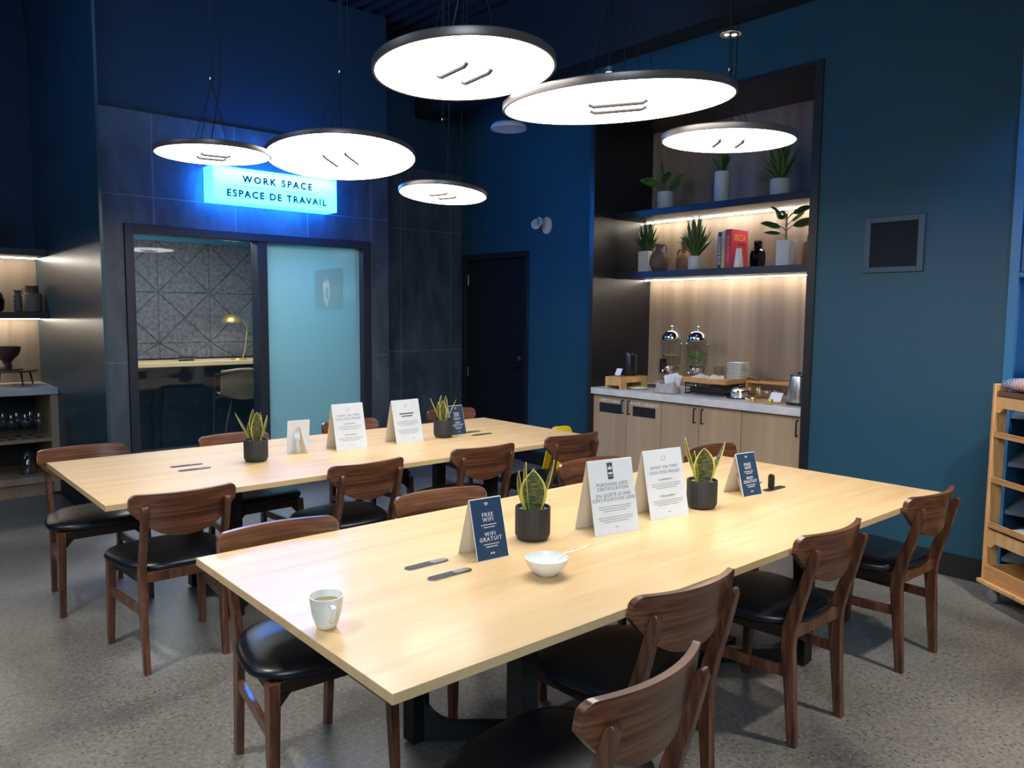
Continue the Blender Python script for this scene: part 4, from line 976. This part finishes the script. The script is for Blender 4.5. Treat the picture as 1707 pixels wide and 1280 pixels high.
for k in range(11):
    lb = 'square white side plate in the tall stack on the tray, number %d from below' % (k+1)
    lb = ['bottom plate of the white stack on the tray', 'second plate from below in the white stack on the tray', 'third plate from below in the white stack on the tray', 'fourth plate from below in the white stack', 'fifth plate from below in the white stack', 'middle plate of the white stack on the tray', 'fifth plate from the top in the white stack', 'fourth plate from the top in the white stack', 'third plate from the top in the white stack', 'second plate from the top in the white stack', 'topmost plate of the white stack on the tray'][k]
    if proto is None:
        proto = thing('side_plate', lb, 'plate', (4.70, 2.192, TZ), 0, 'white side plates stacked on the tray')
        MB().loft([[Vector((sx*a, sy*a, z)) for sx, sy in ((-1,-1), (1,-1), (1,1), (-1,1))] for a, z in ((.045, 0), (.05, .003), (.066, .011), (.068, .013), (.063, .0135), (.046, .006))]).build('dish', WHITE, proto, bevel=.003)
        q = proto
    else: q = copy_tree(proto)
    q.location = (4.70 + .0015*math.sin(k*2), 2.192 + .0015*math.cos(k*3), TZ + k*.0138); q['label'] = lb
for (x, y, lb) in ((4.785, 2.44, 'clear water glass on the tray, left of the plates'), (4.78, 2.355, 'clear water glass on the tray touching the plate stack')):
    t = thing('water_glass', lb, 'glass', (x, y, TZ), 0, 'water glasses on the tray')
    MB().lathe([(.028, 0), (.032, .003), (.037, .10), (.0355, .10), (.031, .008), (.001, .007)], 28).build('tumbler', thin_glass('tumbler_glass', (.96, .97, .97), 1.6) if y > 2.4 else bpy.data.materials['tumbler_glass'], t, angle=50)
# soup pot
t = thing('serving_pot', 'low chrome serving pot with lid on the counter before the tray', 'pot', (4.44, 2.00, CZ))
MB().lathe([(.095, 0), (.105, .004), (.100, .010), (.078, .014), (.080, .045), (.088, .050), (.088, .055), (.080, .057)], 44).build('body', CHROME, t, angle=40)
MB().lathe([(.082, .057), (.078, .068), (.05, .082), (.012, .088)], 40).build('lid', CHROME, t, angle=40)
MB().lathe([(.010, .086), (.018, .095), (.016, .105), (.001, .106)], 20).build('knob', BLACK, t)
for s in (-1, 1): MB().tube([(0, s*.080, .04), (-.01, s*.108, .042), (.01, s*.108, .042), (.004, s*.080, .04)], .004, 6).build('handle', BLACK, t)
# riser with jars and spoons
t = thing('wooden_riser', 'wooden riser shelf behind the jars, carrying the wooden spoons', 'riser', (4.66, 1.695, CZ))
MB().box(0, .20, 0, .40, .105, .125).box(0, .20, 0, .02, 0, .105).box(0, .20, .38, .40, 0, .105).build('body', BAMBOO, t, bevel=.002)
for i, (x, y, a, lb) in enumerate([(4.69, 2.05, -88, 'dark wooden spoon lying at the left on the riser'), (4.76, 1.93, -95, 'dark wooden spoon lying at the right on the riser')]):
    t = thing('wooden_spoon', lb, 'spoon', (x, y, CZ+.1335), math.radians(a), 'wooden spoons on the riser')
    MB().tube([(0, 0, .0), (.10, 0, .002), (.16, 0, .004)], [.006, .005, .004], 8).build('handle', WALNUT, t)
    MB().lathe([(.004, -.006), (.020, -.002), (.024, .006), (.016, .010), (.001, .011)], 20, (-.02, 0, .002), sx=1.4).build('head', WALNUT, t)
t = thing('bread_board', 'dark wooden paddle lying raised behind the steel kettle', 'board', (4.80, 1.56, CZ+.001), math.radians(10))
MB().box(-.06, .10, -.12, .14, .135, .150).build('blade', WALNUT, t, bevel=.004)
MB().tube([(-.0, .13, .142), (-.02, .19, .150)], .012, 8).build('handle', WALNUT, t)
MB().box(-.05, .09, -.10, .12, 0, .135).build('block', mat('dark_block', (.03, .028, .03), .5), t)
for i, (x, y, r, h, col, lb) in enumerate([(4.58, 2.0, .030, .085, (.45, .33, .10), 'slim glass jar of golden tea, leftmost jar on the counter'), (4.56, 1.905, .040, .095, (.80, .38, .03), 'glass jar filled with orange snacks'), (4.52, 1.815, .034, .075, (.55, .28, .20), 'glass jar of pinkish sweets before the riser'), (4.52, 1.735, .036, .080, (.22, .12, .13), 'glass jar of dark sweets next to the steel kettle')]):
    t = thing('glass_jar', lb, 'jar', (x, y, CZ+.0105 if i > 1 else CZ), 0, 'glass jars by the kettle')
    MB().lathe([(r*.92, 0), (r, .004), (r, h*.85), (r*.8, h*.95), (r*.82, h), (r*.76, h), (r*.74, h*.93), (r*.93, h*.84), (r*.93, .006), (.001, .005)], 28).build('jar_glass', thin_glass('jar_glass', (.93, .95, .94), 1.0) if i == 0 else bpy.data.materials['jar_glass'], t, angle=50)
    mb = MB(); rr = random.Random(i)
    for k in range(60):
        a = rr.uniform(0, 6.28); q = r*.78*math.sqrt(rr.random()); s_ = .0065
        mb.lathe([(s_*.5, -s_*.5), (s_, 0), (s_*.5, s_*.6)], 6, (q*math.cos(a), q*math.sin(a), .012+rr.random()*h*.62))
    mb.build('contents', mat('jar_contents', col, .6, var=.3, scale=60), t)['kind'] = 'stuff'
t = thing('serving_board', 'thin wooden board at the counter edge under the small jars', 'board', (4.31, 1.60, CZ))
B(0, .25, 0, .235, 0, .010).build('board', BAMBOO, t, bevel=.002)
t = thing('small_card', 'white menu card leaning on the thin board left of the steel kettle', 'card', (4.36, 1.66, CZ+.0105), math.radians(6))
MB().loft([[Vector(p) for p in ((0, -.045, 0), (0, .05, 0), (.002, .05, 0), (.002, -.045, 0))], [Vector(p) for p in ((.03, -.055, .065), (.03, .036, .065), (.032, .036, .065), (.032, -.055, .065))]]).build('card', CARD, t)
MB().loft([[Vector(p) for p in ((.06, -.03, 0), (.06, .03, 0), (.062, .03, 0), (.062, -.03, 0))], [Vector(p) for p in ((.033, -.03, .06), (.033, .03, .06), (.035, .03, .06), (.035, -.03, .06))]]).build('strut', CARD, t)
for (x, y, lb) in ((4.27, 1.785, 'small brass shaker at the counter edge, the left one'), (4.255, 1.632, 'small brass shaker at the counter edge, the right one')):
    t = thing('brass_shaker', lb, 'shaker', (x, y, CZ), 0, 'brass shakers')
    MB().lathe([(.018, 0), (.0195, .002), (.0195, .036), (.018, .038), (.001, .038)], 24).build('body', BRASS, t, angle=40)
t = thing('electric_kettle', 'brushed steel electric kettle at the right end of the counter', 'kettle', (4.40, 1.492, CZ))
MB().lathe([(.082, 0), (.084, .004), (.082, .018), (.076, .020)], 40).build('base', BLACK, t, angle=40)
MB().lathe([(.076, .020), (.078, .028), (.074, .12), (.064, .20), (.062, .208)], 44).build('body', STEEL, t, angle=40)
MB().lathe([(.062, .208), (.060, .216), (.03, .226), (.012, .228), (.012, .238), (.001, .239)], 36).build('lid', BLACKP, t, angle=40)
MB().tube([(-.03, -.050, .205), (-.04, -.092, .200), (-.045, -.104, .170), (-.045, -.104, .09), (-.035, -.078, .045)], .011, 10).build('handle', BLACK, t)
MB().loft([[Vector(p) for p in ((-.018, .055, .165), (.018, .055, .165), (.018, .050, .207), (-.018, .050, .207))], [Vector(p) for p in ((-.006, .088, .200), (.006, .088, .200), (.006, .088, .207), (-.006, .088, .207))]]).build('spout', STEEL, t)

# ---------------------------------------------------------------- left bay: shelves, cabinet, glassware
for z0, z1, yf, lb in ((1.497, 1.553, 6.30, 'dark left bay shelf with the vases, the lower one'), (2.03, 2.087, 6.27, 'dark left bay shelf with one plant, the upper one')):
    t = thing('wall_shelf', lb, 'shelf', (-1.2, yf, z0))
    B(0, 1.718, 0, 6.818-yf, 0, z1-z0).build('board', NAVY_SHELF, t, bevel=.002)
    B(.01, 1.712, .40, .415, -.007, 0).build('led_strip', LED, t)
t = thing('glassware_cabinet', 'open wood cabinet with glasses under the left bay counter', 'cabinet', (-1.2, 6.10, 0))
B(1.66, 1.718, 0, .71, .025, .862).build('side_panel', VENEER_D, t)
B(.0, 1.66, .66, .71, .025, .862).build('back_panel', BLACKP, t)
B(0, 1.66, .0, .66, .465, .492).build('shelf_board', VENEER_D, t)
B(0, 1.66, .0, .66, .115, .172).build('bottom_board', VENEER_D, t)
B(0, 1.66, .06, .10, 0, .115).build('plinth', VENEER_D, t)
tag(B(-1.2, .518, 6.07, 6.818, .865, .92).build('countertop', QUARTZ, bevel=.003), 'white countertop of the left bay over the glass cabinet', 'countertop')
def wine(): 
    t = thing('wine_glass', '', 'wine glass', (0, 0, 0), 0, 'stemmed glasses in the left cabinet')
    g = thin_glass('wine_glass_material', (.93, .95, .97), 2.0)
    MB().lathe([(.034, 0), (.033, .003), (.006, .008), (.0035, .02), (.0035, .085), (.010, .095), (.030, .115), (.040, .145), (.038, .175), (.032, .205), (.031, .205), (.037, .175), (.038, .145), (.029, .118), (.001, .098)], 24).build('goblet', g, t, angle=60)
    return t
wp = None
wl = ['rightmost front row', 'second from the right in the front row', 'third from the right in the front row', 'leftmost visible in the front row', 'rightmost back row', 'second from the right in the back row', 'third from the right in the back row', 'leftmost visible in the back row']
for k in range(8):
    if wp is None: wp = wine(); q = wp
    else: q = copy_tree(wp)
    q.location = (.385-.10*(k % 4) - (.04 if k > 3 else 0), 6.20 + (.14 if k > 3 else 0), .4925); q['label'] = 'stemmed wine glass in the left cabinet, ' + wl[k]
t = thing('glass_canister', 'clear glass canister low in the left cabinet', 'jar', (.30, 6.28, .1725))
MB().lathe([(.055, 0), (.06, .004), (.06, .15), (.045, .17), (.046, .19), (.042, .19), (.041, .168), (.056, .148), (.056, .006), (.001, .005)], 28).build('jar', bpy.data.materials['wine_glass_material'], t, angle=50)
pot('white pot with trailing dark leaves on the upper left bay shelf', .02, 6.50, 2.0875, .105, .14, agave(16, .36, .05, 21, 1.35), leafm=GREEN)
t = thing('vase', 'glossy black bottle vase cut by the left picture edge', 'vase', (.148, 6.50, 1.5535))
MB().lathe([(.05, 0), (.07, .02), (.078, .09), (.060, .155), (.026, .19), (.022, .24), (.001, .24)], 32).build('body', GB, t, angle=60)
t = thing('twisted_vase', 'small grey green vase of stacked rings beside the tan jar', 'vase', (.315, 6.46, 1.5535))
MB().lathe([(.026, 0), (.036, .018), (.026, .036), (.036, .054), (.026, .073), (.036, .092), (.026, .112), (.034, .132), (.024, .152), (.022, .165), (.030, .178), (.030, .186), (.020, .186), (.001, .16)], 28).build('body', mat('grey_green_glaze', (.12, .125, .10), .5), t, angle=80)
t = thing('vase', 'ribbed tan ceramic jar with a wide dark neck on the left bay shelf', 'vase', (.432, 6.52, 1.5535))
MB().lathe([(.062, 0), (.072, .006), (.074, .05), (.074, .15), (.066, .165)], 36).build('body', mat('tan_glaze', (.22, .145, .085), .55), t, angle=50)
MB().lathe([(.066, .165), (.052, .170), (.050, .22), (.053, .228), (.046, .228), (.044, .175)], 36).build('neck', mat('brown_glaze', (.10, .065, .035), .5), t, angle=50)
MB().tube([(-.050, -.01, .205), (-.070, -.01, .20), (-.078, -.01, .17), (-.070, -.01, .15)], .005, 8).build('handle', bpy.data.materials['tan_glaze'], t)
t = thing('serving_stand', 'dark round wooden stand on short slanted legs on the left counter', 'stand', (.24, 6.50, .9245))
MB().lathe([(.20, .115), (.205, .118), (.205, .128), (.20, .132), (.001, .132)], 48).build('disc', WALNUT_H, t)
for a in (20, 110, 200, 290):
    c_, s_ = math.cos(math.radians(a)), math.sin(math.radians(a))
    MB().tube([(.16*c_, .16*s_, .118), (.185*c_, .185*s_, 0)], [.009, .006], 8).build('leg', BLACK, t)
t = thing('pedestal_bowl', 'dark brown turned wooden pedestal bowl on the round stand', 'bowl', (.22, 6.50, 1.057))
MB().lathe([(.12, 0), (.12, .008), (.06, .018), (.034, .04), (.030, .06), (.045, .085), (.085, .125), (.103, .165), (.106, .20), (.101, .20), (.096, .165), (.06, .12), (.001, .105)], 44).build('body', mat('dark_turned_wood', (.055, .030, .020), .45), t, angle=60)

# ---------------------------------------------------------------- right edge: blue display cabinet and bakery cart
BL = mat('blue_cabinet_paint', (.03, .17, .34), .4); BLP = mat('blue_panel_paint', (.014, .075, .155), .35)
t = thing('display_cabinet', 'tall blue display cabinet at the right picture edge', 'cabinet', (XR, 0, 0))
MB().box(-.01, .45, .075, .128, 0, 3.67).box(-.01, .45, -1.9, -1.85, 0, 3.67).box(-.01, .02, -1.85, .075, 2.27, 3.67).box(-.01, .02, -1.85, .075, 1.802, 1.83).box(-.01, .02, -1.85, .075, 1.17, 1.20).build('frame', BL, t, bevel=.003)
B(.43, .45, -1.85, .075, .0, 3.67).build('back_panel', BLP, t)
B(.004, .018, -1.85, .073, 1.832, 2.265).build('upper_panel', BLP, t, bevel=.003)
B(.004, .010, -1.85, .073, 1.202, 1.80).build('glass_door', thin_glass('display_glass', (.8, .92, 1), 3.0), t)
B(.43-.01, .43, -1.8, .07, 1.25, 1.78).build('glowing_back', emis('display_glow', (.12, .42, .95), .7), t)  # strip of the back set to glow an even blue
SHG = mat('slanted_shelf_grey', (.10, .13, .17), .4)
for z in (1.10, .82, .54, .26):
    MB().loft([[Vector(p) for p in ((.0, y, z-.10), (.42, y, z), (.42, y, z+.025), (0, y, z-.075))] for y in (-1.85, .073)]).build('slanted_shelf', SHG, t)
ca = math.atan2(-.80, -.60)
t = thing('bakery_cart', 'tall open wooden bakery cart on castors at the right picture edge', 'cart', (3.905, .085, 0), ca)
# local +x runs along the front, +y is to the left of it (away from the camera side is -y?) 
D = .34; Wd = .95; s = 1
def bx(x0, x1, y0, y1, z0, z1): return (x0, x1, min(y0*s, y1*s), max(y0*s, y1*s), z0, z1)
for x0 in (0, Wd-.022):
    for y0, y1 in ((0, .075), (D-.075, D)): B(*bx(x0, x0+.022, y0, y1, .12, 1.215)).build('post', PINE, t, bevel=.004)
    B(*bx(x0+.002, x0+.020, .075, D-.075, 1.11, 1.17)).build('side_rail', PINE, t)
B(*bx(-.01, Wd+.01, -.02, D, .098, .12)).build('base_board', PINE, t, bevel=.003)
for z in (.932, .680, .428):
    o = MB().box(*bx(.022, Wd-.022, .005, .022, z-.010, z+.014)).box(*bx(.022, Wd-.022, .005, .014, z+.014, z+.022)).box(*bx(.022, Wd-.022, D-.022, D-.006, z-.010, z+.020)).build('shelf_rail', BAMBOO, t, bevel=.002)
def apron(z0, z1):
    poly = [(.022, z0-.028), (.05, z0-.028), (.075, z0), (Wd-.075, z0), (Wd-.05, z0-.028), (Wd-.022, z0-.028), (Wd-.022, z1), (.022, z1)]
    return MB().prism(poly, min(.012*s, .03*s), max(.012*s, .03*s), 'y').build('apron', PINE, t)
apron(1.085, 1.145); apron(.335, .400)
MB().box(*bx(.022, Wd-.022, .004, .018, .121, .205)).box(*bx(.022, Wd-.022, D-.018, D-.004, .121, .205)).box(*bx(.022, .036, .018, D-.018, .121, .205)).box(*bx(Wd-.036, Wd-.022, .018, D-.018, .121, .205)).box(*bx(.036, Wd-.036, .018, D-.018, .121, .13)).build('bottom_bin', BAMBOO, t, bevel=.002)
B(*bx(.022, Wd-.022, .01, D, 1.150, 1.175)).build('top_board', wood('cart_dark', (.10, .05, .03), (.2, .1, .05)), t)
B(*bx(.022, Wd-.022, .03, D-.03, .405, .418)).build('shelf_board', BLACK, t)
for x, y in ((.06, .04), (Wd-.06, .04), (.06, D-.05), (Wd-.06, D-.05)):
    MB().lathe([(.036, -.012), (.038, -.008), (.038, .008), (.036, .012)], 24, T=Matrix.Translation((x, y*s, .0385)) @ Matrix.Rotation(PI/2, 4, 'X')).box(x-.012, x+.012, y*s-.018, y*s+.018, .05, .098).build('castor', STEEL, t)
WR = wood('wrap', (.1, .2, .5), (.6, .3, .2))
def wrapm():
    m, nt, b = newmat('patterned_wrap'); L = nt.links.new; b.inputs['Roughness'].default_value = .4
    tc = nt.nodes.new('ShaderNodeTexCoord'); ck = nt.nodes.new('ShaderNodeTexChecker'); ck.inputs['Scale'].default_value = 90
    L(tc.outputs['Object'], ck.inputs['Vector'])
    sp = nt.nodes.new('ShaderNodeSeparateXYZ'); L(tc.outputs['Object'], sp.inputs[0])
    g = nt.nodes.new('ShaderNodeMath'); g.operation = 'GREATER_THAN'; g.inputs[1].default_value = .11; L(sp.outputs[0], g.inputs[0])
    x = nt.nodes.new('ShaderNodeMix'); x.data_type = 'RGBA'; x.inputs[6].default_value = (.02, .06, .22, 1); x.inputs[7].default_value = (.60, .16, .05, 1); L(g.outputs[0], x.inputs[0])
    y = nt.nodes.new('ShaderNodeMix'); y.data_type = 'RGBA'; y.inputs[7].default_value = (.55, .60, .66, 1); L(ck.outputs[1], y.inputs[0]); L(x.outputs[2], y.inputs[6]); L(y.outputs[2], b.inputs['Base Color'])
    return m
t = thing('wrapped_loaf', 'long bag in blue and orange checked wrap on top of the cart', 'bag', (3.905, .085, 1.1755), ca)
mb = MB()
mb.loft([[Vector((x, s*.10 + .085*k*math.cos(a), .038 + .037*k*math.sin(a))) for a in [2*PI*j/20 for j in range(20)]] for x, k in ((.024, .6), (.035, .9), (.10, 1), (.3, 1.02), (.7, 1), (.86, .9), (.88, .5))])
mb.build('bag', wrapm(), t, angle=60)
t = thing('paper_wrapping', 'crumpled white paper wrapping on the cart shelf above the bottom bin', 'paper', (3.905, .085, .4185), ca)
rr = random.Random(9); mb = MB()
mb.grid(lambda u, v: (.13+.20*u, s*(.06+.16*v), .012 + rr.uniform(0, .055)*math.sin(PI*u)*math.sin(PI*v)), 9, 8, uv=False)
mb.build('sheet', WHITEM, t, solid=.001, angle=20)
